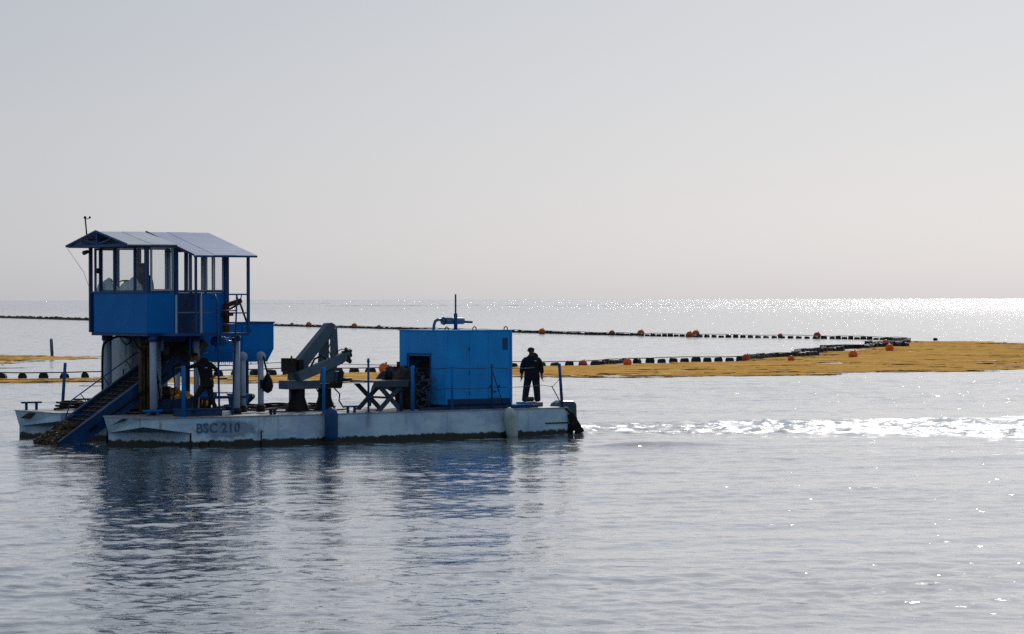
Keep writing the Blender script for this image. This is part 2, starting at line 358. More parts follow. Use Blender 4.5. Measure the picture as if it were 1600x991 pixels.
def make_sea():
    rows = 30 * np.exp(np.arange(0, 1120) * .0024)                  # fine sheet from 30 m to about 440 m
    th = np.linspace(R(-13.5), R(14.5), 430)
    D, T = np.meshgrid(rows, th, indexing='ij'); X = D * np.tan(T); Y = D.copy()
    cell = np.maximum(D * (th[1] - th[0]), D * .0024 * .6)
    Z = wave_height(X, Y, cell)
    wk = wake_mask(X, Y)
    ch = fbm(X / .55, Y / .75, 4) - .5; ch2 = fbm(X / 1.7 + 9, Y / 1.5, 3) - .5
    Z += wk * (.30 * ch + .22 * ch2)
    # the short steep ripple thrown off behind the stern
    for cx, cy, L, wd, hgt in ((4.1, 82.6, 1.7, .35, .11), (3.0, 82.2, 1.2, .3, .06), (11.6, 75.4, 1.4, .3, .07), (22, 57, 2.5, .4, .05)):
        Z += hgt * np.exp(-((X - cx) / L) ** 2 - ((Y - cy - .15 * (X - cx)) / wd) ** 2)
    # small bow waves lapping the hulls
    for (u, v, rr, hh) in ((-.5, 2.9, 1.0, .07), (-.8, 5.2, 1.2, .08), (-.2, 8.4, .8, .07), (.5, -.3, 1.0, .05), (14.3, .5, 1.2, .10)):
        p = bw(u, v); Z += hh * np.exp(-(((X - p.x) ** 2 + (Y - p.y) ** 2) / rr ** 2)) * (.5 + 1.5 * np.abs(ch * 2))
    edge = np.clip((T - th[0]) / R(.8), 0, 1) * np.clip((th[-1] - T) / R(.8), 0, 1) * np.clip((D - 30) / 2, 0, 1) * np.clip((rows[-1] - D) / 60, 0, 1)
    Z *= edge
    parts = [(X, Y, Z)]
    # coarse continuation to the horizon and round the viewer
    rf = np.concatenate([[rows[-1]], np.geomspace(rows[-1] * 1.05, 60000, 60)])
    D2, T2 = np.meshgrid(rf, np.linspace(R(-13.5), R(14.5), 40), indexing='ij'); parts.append((D2 * np.tan(T2), D2, D2 * 0))
    # everything else (sides and behind) in straight-sided sectors
    t0, t1 = math.tan(R(-13.5)), math.tan(R(14.5)); F = 60000.
    me, used = grid_mesh('sea', X, Y, Z); foam = wk * 1.0
    for (u, v, rr) in ((-.6, 3.2, .9), (-.3, 8.3, .5), (14.4, .4, .9), (-.9, 5.0, .9)):
        p = bw(u, v); foam = np.maximum(foam, .8 * np.exp(-(((X - p.x) ** 2 + (Y - p.y) ** 2) / rr ** 2)))
    # thin broken line of foam along the near hull
    RX, RY = X - O0.x, Y - O0.y; Uc = RX * UX.x + RY * UX.y; Vc = RX * VX.x + RY * VX.y
    foam = np.maximum(foam, .62 * np.exp(-((Vc + .25) / .16) ** 2) * ((Uc > .6) & (Uc < 14.3)) * fbm(Uc / 1.2, Vc * 0, 3) * 1.6)
    foam = (foam * edge).ravel()[used]
    import bmesh
    bm = bmesh.new(); bm.from_mesh(me)
    for (x_, y_, z_) in parts[1:]:
        m2, _ = grid_mesh('tmp', x_, y_, z_); bm.from_mesh(m2); bpy.data.meshes.remove(m2)
    def poly(pts):
        bm.faces.new([bm.verts.new((a, b, 0)) for a, b in pts])
    poly([(t0 * 30, 30), (-1, -F), (1, -F), (t1 * 30, 30)])
    poly([(t0 * 30, 30), (t0 * F, F), (-F, F), (-F, -F), (-1, -F)])
    poly([(t1 * 30, 30), (1, -F), (F, -F), (F, F), (t1 * F, F)])
    bmesh.ops.recalc_face_normals(bm, faces=bm.faces[-3:])
    bm.to_mesh(me); nv = len(bm.verts); bm.free()
    for p in list(me.polygons)[-3:]:
        if p.normal.z < 0: p.flip()
    at_ = me.attributes.new('foam', 'FLOAT', 'POINT'); arr = np.zeros(nv, np.float32); arr[:len(foam)] = foam; at_.data.foreach_set('value', arr)
    co = np.empty(nv * 3, np.float32); me.vertices.foreach_get('co', co); co = co.reshape(-1, 3); dist = np.hypot(co[:, 0], co[:, 1])
    chop = np.clip((dist - 60) / 340, 0, 1) ** .8 * .50 + .13 + .85 * np.clip((dist - 430) / 900, 0, 1)
    chop[:len(foam)] = np.maximum(chop[:len(foam)], .9 * np.minimum(1, foam * 1.2))
    ac_ = me.attributes.new('chop', 'FLOAT', 'POINT'); ac_.data.foreach_set('value', chop.astype(np.float32))
    me.materials.append(M['sea'])
    o = bpy.data.objects.new('sea', me); col.objects.link(o); tag(o, kind='structure'); return o
make_sea()

# ------------------------------------------------------------------ floating weed
def inside(px, py, poly):
    r = np.zeros(px.shape, bool); n_ = len(poly)
    for i in range(n_):
        x0, y0 = poly[i]; x1, y1 = poly[(i + 1) % n_]
        c = ((y0 > py) != (y1 > py)) & (px < (x1 - x0) * (py - y0) / (y1 - y0 + 1e-9) + x0); r ^= c
    return r
def weed_mat(poly, dx, dy, name, label, jit=(1.2, 1.2), holes=.30, mat='weed', h=.07, seed=0, z0=.01):
    xs = [p[0] for p in poly]; ys = [p[1] for p in poly]
    x = np.arange(min(xs) - 2, max(xs) + 2, dx); y = np.arange(min(ys) - 2, max(ys) + 2, dy)
    Y, X = np.meshgrid(y, x, indexing='ij')
    jx = (fbm(X / 3 + seed, Y / 2 + seed, 5) - .5) * 2 * jit[0] * 2; jy = (fbm(X / 4 + 40 + seed, Y / 3, 5) - .5) * 2 * jit[1] * 2
    ins = inside(X + jx, Y + jy, poly)
    ins2 = inside(X + jx, Y + jy - 3.0, poly) & inside(X + jx * 2, Y + jy + 2.0, poly)      # well inside
    ins3 = inside(X + jx * 1.6, Y + jy - 7.5, poly)
    st = fbm(X / 5.0 + seed, Y / .9 + 7, 5)
    lim = np.where(ins2 & ins3, holes, np.where(ins2, holes + .07, holes + .21))
    keepv = ins & (st > lim)
    Z = z0 + h * np.clip(fbm(X / .5, Y / .6, 4), 0, 1) * np.clip((st - lim) * 8, 0, 1) + .5 * h * (fbm(X / 2.4, Y / 2.2, 3) - .4)
    k_ = keepv[:-1, :-1]
    me, _ = grid_mesh(name, X, Y, np.maximum(Z, -.02), k_, smooth=False); me.materials.append(M[mat])
    o = bpy.data.objects.new(name, me); col.objects.link(o)
    if label: o['label'] = label
    tag(o, label, 'seaweed', kind='stuff'); return o
mat_poly = [(-34, 145.6), (-24.8, 145.7), (-19.9, 146.4), (-11.5, 145.6), (-6.2, 146.3), (-0.3, 154.3), (3.3, 153.2), (6.6, 154.9), (13.4, 157.2), (20.9, 163.0), (28.8, 168.5), (36, 171),
            (62, 245), (50, 257), (45.0, 262), (43.9, 279.3), (37.5, 283.6), (31.0, 252), (25.6, 233), (20.6, 212), (16.0, 200), (14.6, 194.5), (8.0, 188.5), (4, 182.0), (0.0, 178.4), (-5.7, 167.2), (-13.8, 161.3), (-21.4, 156.8), (-26.6, 156.0), (-34, 156.0)]
weed_mat(mat_poly, .17, .26, 'sargassum_mat', 'broad golden brown mat of floating sargassum held along the floating booms', jit=(1.5, 1.0), holes=.30, h=.055)
weed_mat([(-39, 188.5), (-33, 188.5), (-31.9, 194), (-30.6, 203.2), (-27.5, 206), (-30.5, 216), (-34.6, 221), (-38, 224), (-46, 224)], .2, .4, 'sargassum_patch',
         'thin sparse golden patch of floating weed beside the blue marker post', jit=(1.6, 1.6), holes=.40, h=.05, seed=31)
weed_mat([(-39, 176.5), (-32, 177.5), (-28.5, 180), (-31, 182.5), (-39, 182)], .2, .4, 'sargassum_patch', 'very thin brown streak of weed just in front of the sparse golden patch', jit=(1, .8), holes=.47, h=.03, seed=61)
for i, (x, y, lab) in enumerate(((-7.8, 62.5, 'small tan weed scraps in the dark reflection, farthest of the three'), (-6.6, 52.6, 'small tan weed scraps in the dark reflection, nearest and broadest'), (-4.6, 50.9, 'faint pinkish weed scraps at the right edge of the dark reflection'))):
    weed_mat([(x - .7, y - .45), (x + .7, y - .25), (x + .6, y + .5), (x - .6, y + .35)], .03, .05, 'weed_scraps', lab, jit=(.6, .5), holes=.57, h=.02, seed=80 + i * 9, z0=.03)
# low dark weed lines far out under the horizon
for i, (x0, x1, y, lab) in enumerate(((-330, -190, 3150, 'thin dark weed line far out at the left under the horizon'), (-120, 10, 1950, 'long thin dark weed line far out behind the mast'),
                                      (20, 190, 1750, 'faint dark weed line far out right of the mast'), (90, 330, 2700, 'dark weed line far out below the bright glitter'))):
    a = np.linspace(x0, x1, 240); b_ = np.linspace(-14, 14, 8); Yg, Xg = np.meshgrid(b_, a, indexing='ij')
    K = (fbm(Xg / 14 + 7 * i, Yg / 9 + 3 * i, 4) > .50); Zg = .12 + .3 * fbm(Xg / 5, Yg / 5, 3)
    me, _ = grid_mesh('weed_line', Xg, Yg + y, Zg, K[:-1, :-1]); me.materials.append(M['weed_far'])
    o = bpy.data.objects.new('weed_line', me); col.objects.link(o); tag(o, lab, 'seaweed', kind='stuff')

# ------------------------------------------------------------------ floating booms
def resample(pts, step):
    out = []; carry = 0
    for (x0, y0), (x1, y1) in zip(pts, pts[1:]):
        L = math.hypot(x1 - x0, y1 - y0); t = carry
        while t < L: out.append((x0 + (x1 - x0) * t / L, y0 + (y1 - y0) * t / L, math.atan2(y1 - y0, x1 - x0))); t += step
        carry = t - L
    return out
# a float drum: half-sunk rounded block, flat on top under the rail
fl = MB()
prof = [(-.23, -.08), (-.225, .10), (-.17, .215), (-.09, .26), (.09, .26), (.17, .215), (.225, .10), (.23, -.08)]
fl.prism(prof, -.2, .2)
float_me = fl.mesh('float'); float_me.materials.append(M['floatblack'])
def boom(pts, name, label, step, stuff_from=None, z_rail=.30, scale=1.0):
    root = empty(name, (pts[0][0], pts[0][1], 0)); tag(root, label, 'floating boom', 'floating booms round the seaweed')
    sp = resample(pts, step); rail = [(x - pts[0][0], y - pts[0][1], z_rail + .03 * math.sin(i * .7) + random.uniform(-.012, .012)) for i, (x, y, a) in enumerate(sp)]
    MB().path(rail, .030, 5).build('rail', 'floatblack', root)
    rest = MB(); cnt = 0
    for i, (x, y, a) in enumerate(sp):
        zz = random.uniform(-.05, .015); sx_ = scale * random.uniform(.85, 1.12); scale_z = scale * random.uniform(.92, 1.22)
        if (stuff_from is None or not stuff_from(x, y)) and cnt < 299:
            o = bpy.data.objects.new('float', float_me); col.objects.link(o); o.parent = root; cnt += 1
            o.location = (x - pts[0][0], y - pts[0][1], zz); o.rotation_euler = (random.uniform(-.08, .08), random.uniform(-.12, .12), a + random.uniform(-.12, .12)); o.scale = (sx_, 1, scale_z)
        else:
            c, s_ = math.cos(a), math.sin(a)
            rest.add([(x - pts[0][0] + c * p[0] * sx_ - s_ * yy, y - pts[0][1] + s_ * p[0] * sx_ + c * yy, p[1] * scale + zz) for yy in (-.2, .2) for p in prof],
                     [tuple(range(8)), tuple(range(15, 7, -1))] + [(k, k + 8, (k + 1) % 8 + 8, (k + 1) % 8) for k in range(8)])
    if rest.v: tag(rest.build('float_row', 'floatblack', root), kind='stuff')
    return root
near_pts = [(-32, 156.9), (-26.6, 156.7), (-21.4, 157.5), (-13.9, 162.0), (-5.7, 168.2), (0, 179.2), (4.4, 182.6), (5.4, 183.6), (7.0, 190.6), (8.2, 190.0), (15.0, 196.6), (16.0, 201.5)]
boom(near_pts, 'floating_boom', 'nearest black float boom with thick rail running behind the barge to the lone red buoy', 1.08)
boom([(15.6, 199.0), (17.6, 205.5), (19.6, 208.2), (21.4, 211.5)], 'floating_boom', 'short closely packed black boom section left of the second right hand orange buoy', .72, scale=1.25)
boom([(20.4, 214), (21.0, 222), (23.3, 227), (25.6, 231.5)], 'floating_boom', 'short dark boom section bending away just behind the packed section', .85, scale=1.25)
boom([(24.0, 231.5), (24.6, 238.5), (27.2, 243), (31.2, 249.2)], 'floating_boom', 'straight dark boom section leading to the far end beside two orange buoys', .9, scale=1.25)
boom([(28.6, 242.5), (30.8, 252.5), (33.0, 251.0), (32.8, 257), (31.0, 262), (30.2, 256.0)], 'floating_boom', 'doubled back dark boom end where several sections bunch together', .7, scale=1.25)
far_pts = [(33.0, 263), (36.2, 275), (37.6, 285.2), (36.0, 293.0), (32.1, 301.8), (25.1, 310.8), (20.2, 318.0), (13.8, 330), (8.0, 344), (3.8, 356.5), (-1.6, 371.8), (-17.7, 416.3), (-38.2, 472.9), (-60, 535), (-84.8, 604.2), (-119.4, 701.5), (-134.1, 742)]
boom(far_pts, 'floating_boom', 'long far boom running leftward from the point towards the horizon behind the barge', 1.22)
# brown weed caught on the left stretch of the far boom
rg = MB()
for i in range(90):
    t = random.random() ** 1.2; x = -84.8 - 40 * t + 3; y = 604.2 + 112 * t; rg.ball((x + random.uniform(-.6, .6), y + random.uniform(-.6, .6), .12), random.uniform(.25, .6), 6, (1.6, 1, .7), .35)
me_o = rg.build('caught_weed', 'weed_dark'); tag(me_o, 'dark brown weed caught on the left end of the far boom', 'seaweed', kind='stuff')

# ------------------------------------------------------------------ buoys
def buoy(x, y, r, mat, label):
    root = empty('buoy', (x, y, 0)); tag(root, label, 'buoy', 'round buoys along the booms')
    r *= random.uniform(1.1, 1.22); zc = r * random.uniform(.55, .85); MB().ball((0, 0, zc), r, 16, (1, 1, .96)).build('ball', mat, root)
    MB().tube((r * .3, 0, zc + r * .85), (r * .36, 0, zc + r * 1.05), r * .16, 8).build('eye', 'black', root)
    MB().path([(r * 1.005 * math.cos(a), r * 1.005 * math.sin(a), zc) for a in [k * math.pi / 10 for k in range(21)]], r * .035, 5).build('seam', mat, root)
for x, y, r, mt, lb in ((-7.0, 165.0, 0.28, 'orange', 'orange buoy seen behind the trestle table, left of the blue housing'), (4.3, 182.0, 0.21, 'red', 'faded red buoy against the near boom, just right of the standing man'),
                        (7.0, 182.5, 0.23, 'orange', 'bright orange buoy on the near boom at its bend, second right of the man'), (15.2, 195.4, 0.22, 'red', 'faded red buoy at the end of the nearest long boom'),
                        (18.0, 194.0, 0.21, 'orange', 'small orange buoy alone on the mat, just right of the faded red one'), (23.3, 205.5, 0.28, 'orange', 'large orange buoy alone on the seaweed mat, in front of the short boom section'),
                        (31.4, 252.6, 0.30, 'orange', 'orange buoy jammed between the bunched boom ends'), (28.8, 229.5, 0.29, 'orange', 'orange buoy on the mat just below the bunched boom ends'),
                        (3.5, 351, 0.34, 'orange', 'orange buoy on the far boom, first right of the blue housing'), (11.2, 337.0, 0.28, 'red', 'low pinkish red buoy on the far boom, second right of the blue housing'),
                        (14.2, 331.5, 0.34, 'orange', 'orange buoy on the far boom above the bend of the near boom'), (18.8, 318.6, 0.30, 'orange', 'left one of the two touching orange buoys on the far boom'),
                        (19.6, 320.6, 0.36, 'orange', 'right and larger one of the two touching orange buoys on the far boom'), (27.6, 309.6, 0.25, 'red', 'low red buoy on the far boom, left of the last orange one'),
                        (31.0, 305.6, 0.33, 'red', 'reddish orange buoy farthest right on the far boom'), (-33.8, 462.0, 0.28, 'red', 'low red buoy on the far boom, close right of the blue hopper'),
                        (-30.6, 453.0, 0.37, 'orange', 'orange buoy on the far boom, just left of the crane top'), (-22.6, 431.0, 0.37, 'orange', 'orange buoy on the far boom, just right of the crane top'),
                        (-18.6, 420.5, 0.30, 'red', 'low red buoy on the far boom, just left of the blue housing')):
    buoy(x, y, r, mt, lb)
bo = MB().ball((0, 0, .10), .19, 10, (1.25, 1, .8)); o = bo.build('buoy', 'black'); o.location = (40.6, 288.5, 0); tag(o, 'small black buoy alone beyond the seaweed mat at far right', 'buoy')
# marker post
p_ = MB(); p_.lathe([(.12, -.6), (.12, 1.12), (.09, 1.22), (.02, 1.28)], 12)
o = p_.build('marker_post', 'greyblue'); o.location = (-33.6, 219.7, 0); o.rotation_euler = (0, R(-3), 0); tag(o, 'blue grey marker post with pointed top standing in the water beyond the weed', 'post')

# ------------------------------------------------------------------ the barge
DK = .83
barge = bthing('work_barge', (0, 0, 0), 'white twin hulled work barge with a blue wheelhouse raised on pale pillars', 'barge')
def pontoon(v0, v1, L, name='pontoon'):
    s = MB(); W_ = v1 - v0; c = .30
    A = (0, v0, DK - .02); B = (.02, v1 - c, DK - .02); C = (c, v1, DK - .02); Dk = (L, v1, DK - .02); E_ = (L, v0, DK - .02)
    a1 = (0, v0, .60); b1 = (.14, v1 - c - .05, .36); c1 = (c + .12, v1, .36); e1 = (1.43, v0, .40)
    a0 = None; zb = -.35
    vs = [A, B, C, Dk, E_, a1, b1, c1, e1, (.14, v1 - c - .05, zb), (c + .12, v1, zb), (1.43, v0, zb), (L, v1, zb), (L, v0, zb), (1.43, v0, DK - .02)]
    s.add(vs, [(0, 1, 2, 3, 4, 14), (0, 5, 6, 1), (1, 6, 7, 2), (0, 14, 8, 5), (5, 8, 6), (6, 8, 11, 9), (6, 9, 10, 7), (2, 7, 10, 12, 3), (14, 4, 13, 11, 8), (3, 12, 13, 4), (9, 11, 13, 12, 10)])
    return s.build(name, 'hull', barge)
P1 = pontoon(0, 2.75, 14.0); P2 = pontoon(5.15, 8.58, 14.0)
cross = MB().box((3.4, 2.752, .30), (13.95, 5.148, .78)); cross.build('cross_structure', 'darkmetal', barge)
MB().box((13.2, 2.8, -.2), (13.9, 5.1, .3)).build('cross_structure', 'darkmetal', barge)
# deck plates with a thin lip
dp = [(-.03, 2), (2, 4.3), (4.3, 6.6), (6.6, 9), (9, 11.5), (11.5, 14.03)]
for (u0, u1) in dp:
    for (v0, v1) in ((-.03, 2.78), (2.8, 5.1), (5.12, 8.61)):
        if v0 == 2.8 and u1 < 3.4: continue
        a_ = u0 + (.0 if u0 > 0 else 0); z_ = random.uniform(-.004, .004)
        if u0 < 0 and v0 != 2.8: # follow the cut outer corner
            s = MB(); poly_ = [(u0, v0), (u1 - .012, v0), (u1 - .012, v1), (.34, v1), (u0 + .02, v1 - .33)]
            s.add([(x, y, DK - .017) for x, y in poly_] + [(x, y, DK + z_) for x, y in poly_], [tuple(range(5))[::-1], tuple(range(5, 10))] + [(i, (i + 1) % 5, (i + 1) % 5 + 5, i + 5) for i in range(5)])
        else: s = MB().box((a_, v0, DK - .017 + (0.001 if v0 == 2.8 else 0)), (u1 - .012, v1, DK + z_))
        s.build('deck_plate', 'deck', barge)
for u in (3.9, 6.0, 7.85, 9.75, 11.1, 12.6):
    MB().box((u, -.012, .12), (u + .016, -.0005, .80)).build('weld_seam', 'hull', barge)
MB().box((13.2, -.03, .36), (14.0, -.0005, .395)).build('rubbing_strip', 'darkmetal', barge)
MB().box((1.40, -.02, -.1), (1.45, -.0005, .40)).build('corner_strip', 'darkmetal', barge)
for u, zt in ((2.0, .16), (3.62, .40)):
    MB().tube((u, -.035, -.1), (u, -.035, zt), .018, 6).ball((u + .02, -.035, zt), .04, 6, (1, .5, .6)).build('side_pipe', 'darkmetal', barge)
MB().box((1.72, -.03, -.1), (1.88, -.0005, .17)).build('rusty_pad', 'rust', barge)
# dark plates standing in for the shade in the bow notches, seen from ahead
MB().add([(.005, 7.25, .78), (.005, 6.85, .78), (.005, 7.3, .60), (.005, 7.85, .60), (-.02, 7.25, .78), (-.02, 6.85, .78), (-.02, 7.3, .60), (-.02, 7.85, .60)], [(0, 1, 2, 3), (4, 7, 6, 5), (0, 4, 5, 1), (1, 5, 6, 2), (2, 6, 7, 3), (3, 7, 4, 0)]).build('notch_shade', 'black', barge)
MB().add([(-.004, 1.95, .56), (-.004, 1.80, .60), (-.004, .95, .79), (-.004, 1.2, .79), (-.03, 1.95, .56), (-.03, 1.80, .60), (-.03, .95, .79), (-.03, 1.2, .79)], [(0, 1, 2, 3), (4, 7, 6, 5), (0, 4, 5, 1), (1, 5, 6, 2), (2, 6, 7, 3), (3, 7, 4, 0)]).build('notch_shade', 'black', barge)
# registration on the near side
def text_mesh(txt, size, name, mat, parent, loc, squeeze=1.0, spacing=1.0):
    cu = bpy.data.curves.new(name, 'FONT'); cu.body = txt; cu.size = size; cu.extrude = .0015; cu.offset = .011; cu.space_character = spacing; cu.space_word = .75
    t = bpy.data.objects.new(name, cu); col.objects.link(t); dg = bpy.context.evaluated_depsgraph_get()
    me = bpy.data.meshes.new_from_object(t.evaluated_get(dg)); bpy.data.objects.remove(t); bpy.data.curves.remove(cu)
    me.transform(Matrix.Rotation(R(90), 4, 'X') @ Matrix.Diagonal((squeeze, 1, 1, 1))); me.transform(Matrix.Translation(Vector(loc)))
    me.materials.append(M[mat]); o = bpy.data.objects.new(name, me); col.objects.link(o); o.parent = parent; o['base'] = list(parent['base']); return o
text_mesh('BSC 210', .36, 'registration_lettering', 'letter', barge, (1.60, -.004, .40), 1.0, 1.12)

# bitts (T-shaped mooring posts)
def bitts(u, v, w_, h_, mat, along='u'):
    r = MB(); a = .26 * w_
    if along == 'u': r.box((u - w_ / 2, v - .06, DK + h_ - .05), (u + w_ / 2, v + .06, DK + h_)); ps = ((u - a, v), (u + a, v))
    else: r.box((u - .06, v - w_ / 2, DK + h_ - .05), (u + .06, v + w_ / 2, DK + h_)); ps = ((u, v - a), (u, v + a))
    o = r.build('bitts', mat, barge)
    for x, y in ps:
        MB().tube((x, y, DK), (x, y, DK + h_ - .051), .042, 10).build('bitt_post', mat, o)
bitts(.42, 8.0, .62, .24, 'blue_dark', 'u'); bitts(2.1, 8.0, .62, .30, 'blue_dark'); bitts(1.1, 1.6, .55, .17, 'blue')
bitts(6.72, .3, .42, .20, 'blue2'); bitts(4.2, .35, .22, .17, 'darkmetal')
MB().box((1.9, 7.8, DK), (2.35, 8.2, DK + .2)).build('hatch', 'darkmetal', barge)

# stanchions
def stanchion(u, v, z1, r=.032, mat='blue2', du=0, dv=0):
    o = MB().tube((u, v, DK), (u + du, v + dv, z1), r, 8).build('stanchion', mat, barge)
    MB().box((u - .07, v - .07, DK), (u + .07, v + .07, DK + .02)).build('base_plate', mat, o)
    MB().path([(u + du + .045 * math.cos(a), v + dv, z1 - .09 + .03 * math.sin(a)) for a in [k * 2 * math.pi / 8 for k in range(9)]], .012, 5).build('wire_eye', mat, o)
    return o
stanchion(1.27, .1, 2.24, .055, 'blue'); stanchion(5.70, .1, 2.14, .045, 'blue'); stanchion(7.17, .1, 2.37); stanchion(8.65, .1, 2.13, .05, 'blue')
stanchion(10.0, .1, 2.15, .035, 'blue'); stanchion(11.38, .1, 2.15); stanchion(13.88, .1, 2.13, .045, 'blue2', -.10)
stanchion(1.46, 8.1, 2.19, .05, 'blue2', .10); stanchion(9.2, 8.1, 2.20, .05); stanchion(5.9, 8.1, 2.1, .035)
stanchion(13.7, 8.1, 2.0, .035)
def wire(pts, name='guard_wire', sag=.03, r=.008, mat='darkmetal'):
    out = []
    for p, q in zip(pts, pts[1:]):
        for k_ in range(8):
            t = k_ / 8; out.append((p[0] + (q[0] - p[0]) * t, p[1] + (q[1] - p[1]) * t, p[2] + (q[2] - p[2]) * t - sag * 4 * t * (1 - t)))
    out.append(pts[-1]); return MB().path(out, r, 5).build(name, mat, barge)
wire([(8.65, .1, 2.06), (10.0, .1, 2.06), (11.38, .1, 2.04), (12.9, .1, 2.02)]); wire([(8.65, .1, 1.47), (10.0, .1, 1.46), (11.38, .1, 1.46), (13.2, .1, 1.50), (13.55, .1, 1.47), (13.82, .1, 1.72)], sag=.02)
wire([(13.5, .1, 1.47), (13.86, .1, .9)], sag=0, r=.015); wire([(11.38, .1, 2.0), (12.0, .4, .88)], sag=0, r=.014)
wire([(5.9, 8.1, 2.05), (9.2, 8.1, 2.12), (13.7, 8.1, 1.95)], r=.010); wire([(5.9, 8.1, 1.5), (9.2, 8.1, 1.5), (13.7, 8.1, 1.42)], r=.010)
wire([(2.0, 8.1, 1.5), (5.9, 8.1, 1.5)], r=.009)

# wheelhouse: pillars and platform
def pillar(u, v, r=.10, z1=3.02, mat='pale', sleeve=0):
    o = MB().tube((u, v, DK), (u, v, z1), r, 14).build('pillar', mat, barge)
    MB().tube((u, v, z1 - .14), (u, v, z1 + .001), r * 1.25, 14).build('collar', 'blue2', o)
    MB().tube((u, v, DK), (u, v, DK + .16), r * 1.35, 12).build('foot', 'darkmetal', o)
pillar(1.30, 1.95); pillar(2.66, 1.95, .085); pillar(3.68, 1.5, .105); pillar(1.55, 5.3, .13); pillar(3.80, 5.3, .09)
pillar(1.99, 3.0, .09)
UF = 1.10; UB = 3.57; VN = 1.90; VF = 5.40; ZS = 4.24; ZH = 5.53; ZF = 3.12
MB().box((UF, VN + .001, 3.03), (UB, VF, ZF)).build('wheelhouse_floor', 'blue2', barge)
MB().box((1.42, .86, 3.04), (3.74, VN - .002, ZF - .002)).build('gallery_floor', 'blue2', barge)
MB().box((UF - .03, VN, ZF - .004), (UF, 5.18, ZS)).build('wall_panel', 'blue', barge)          # bow side
MB().box((UF - .029, VN - .03, ZF - .004), (1.95, VN - .001, ZS)).build('wall_panel', 'blue', barge)
MB().box((2.02, VN - .026, ZF - .002), (2.78, VN - .001, ZS - .003)).build('wall_panel', 'blue_dark', barge)  # same wall, coloured darker to carry the shadow behind the gallery
MB().box((2.80, VN - .026, ZF - .002), (UB, VN - .001, ZS - .003)).build('wall_panel', 'blue', barge)
MB().box((UB, VN, ZF), (UB + .03, 3.1, ZS)).build('wall_panel', 'blue', barge)
MB().box((UB, 4.0, ZF), (UB + .03, VF, ZS)).build('wall_panel', 'blue', barge)
MB().box((UF, VF, ZF), (UB, VF + .03, ZS)).build('wall_panel', 'blue', barge)
# uprights
def post(u, v, z0, z1, w_=.05, mat='blue2', parent=None, name='upright'):
    return MB().box((u - w_ / 2, v - w_ / 2, z0), (u + w_ / 2, v + w_ / 2, z1)).build(name, mat, parent or barge)
post(UF - .01, VN - .01, ZS, ZH, .09, 'blue2'); post(1.99, VN - .012, ZF, 5.49, .10, 'blue2'); post(UF - .02, VF, ZF, ZH, .09); post(UF - .02, 4.78, ZS, ZH, .07)
post(UB, VN - .01, ZF, 5.46, .13, 'blue2'); post(UB, VF, ZF, ZH, .09); post(2.29, VN - .01, ZS, 5.46, .06)
for v in (3.9, 2.65): post(UF - .012, v, ZS, ZH, .035)
post(UB, 3.1, ZF, ZH, .06); post(UB, 4.0, ZF, ZH, .06)
for u in (1.9, 2.62): post(u, VF, ZS, ZH, .05)
# head and sill rails
MB().box((UF - .06, VN - .05, ZS), (UF + .03, VF, ZS + .05)).build('sill_rail', 'blue2', barge)
MB().box((UF + .032, VN - .051, ZS + .001), (UB + .06, VN + .03, ZS + .051)).build('sill_rail', 'blue2', barge)
MB().box((UF, VF - .02, ZS), (UB, VF + .05, ZS + .05)).build('sill_rail', 'blue2', barge)
MB().box((.42, VN - .06, ZH), (.50, VF + .06, ZH + .07)).build('head_rail', 'blue2', barge)
MB().box((UF - .05, VN - .04, ZH), (UF + .03, VF, ZH + .06)).build('head_rail', 'blue2', barge)
MB().box((.502, VN - .055, ZH + .001), (1.96, VN + .02, ZH + .038)).build('head_rail', 'blue2', barge); MB().box((1.962, VN - .055, 5.42), (UB + .05, VN + .02, 5.475)).build('head_rail', 'blue2', barge)
MB().box((.502, VF - .02, ZH + .001), (UB + .05, VF + .055, ZH + .056)).build('head_rail', 'blue2', barge)
MB().box((UB - .02, VN + .02, ZH - .11), (UB + .05, VF - .02, ZH - .055)).build('head_rail', 'blue2', barge)
# windows: frame > pane
def window(p, q, fr='white', fw=.045, name='window', mullion=False):
    (u0, v0, z0), (u1, v1, z1) = p, q; s = MB()
    ends = [(u0, v0), (u1, v1)]; d = Vector((u1 - u0, v1 - v0, 0)).normalized()
    L = math.hypot(u1 - u0, v1 - v0)
    def at_(t): return (u0 + d.x * t, v0 + d.y * t)
    for t in (fw / 2, L - fw / 2) + ((L / 2,) if mullion else ()):
        x, y = at_(t); s.beam((x, y, z0), (x, y, z1), fw, .05, up=(d.x, d.y, 0)) if False else s.beam((x, y, z0), (x, y, z1), .05, fw, up=(d.x, d.y, 0))
    for z in (z0 + fw / 2, z1 - fw / 2):
        a, b_ = at_(fw + .001), at_(L - fw - .001); s.beam((*a, z), (*b_, z), .048, fw)
    o = s.build(name, fr, barge)
    a, b_ = at_(fw), at_(L - fw); MB().beam((*a, (z0 + z1) / 2), (*b_, (z0 + z1) / 2), .008, z1 - z0 - 2 * fw).build('pane', 'glass', o)
    return o
zs, zh = ZS + .052, ZH - .002
window((1.20, VN, zs), (1.91, VN, zh), 'white', .05)
window((2.34, VN, zs), (2.82, VN, 5.42), 'white', .03); window((2.84, VN, zs), (3.16, VN, 5.40), 'white', .03); window((3.19, VN, zs), (3.49, VN, 5.38), 'white', .03)
window((UF, 2.02, zs), (UF, 2.62, zh), 'blue2', .02); window((UF, 2.68, zs), (UF, 3.87, zh), 'blue2', .02); window((UF, 3.93, zs), (UF, 4.74, zh), 'blue2', .03)
window((UB, 2.0, zs), (UB, 3.06, zh), 'white', .03); window((UB, 4.05, zs), (UB, 5.3, zh), 'white', .03)
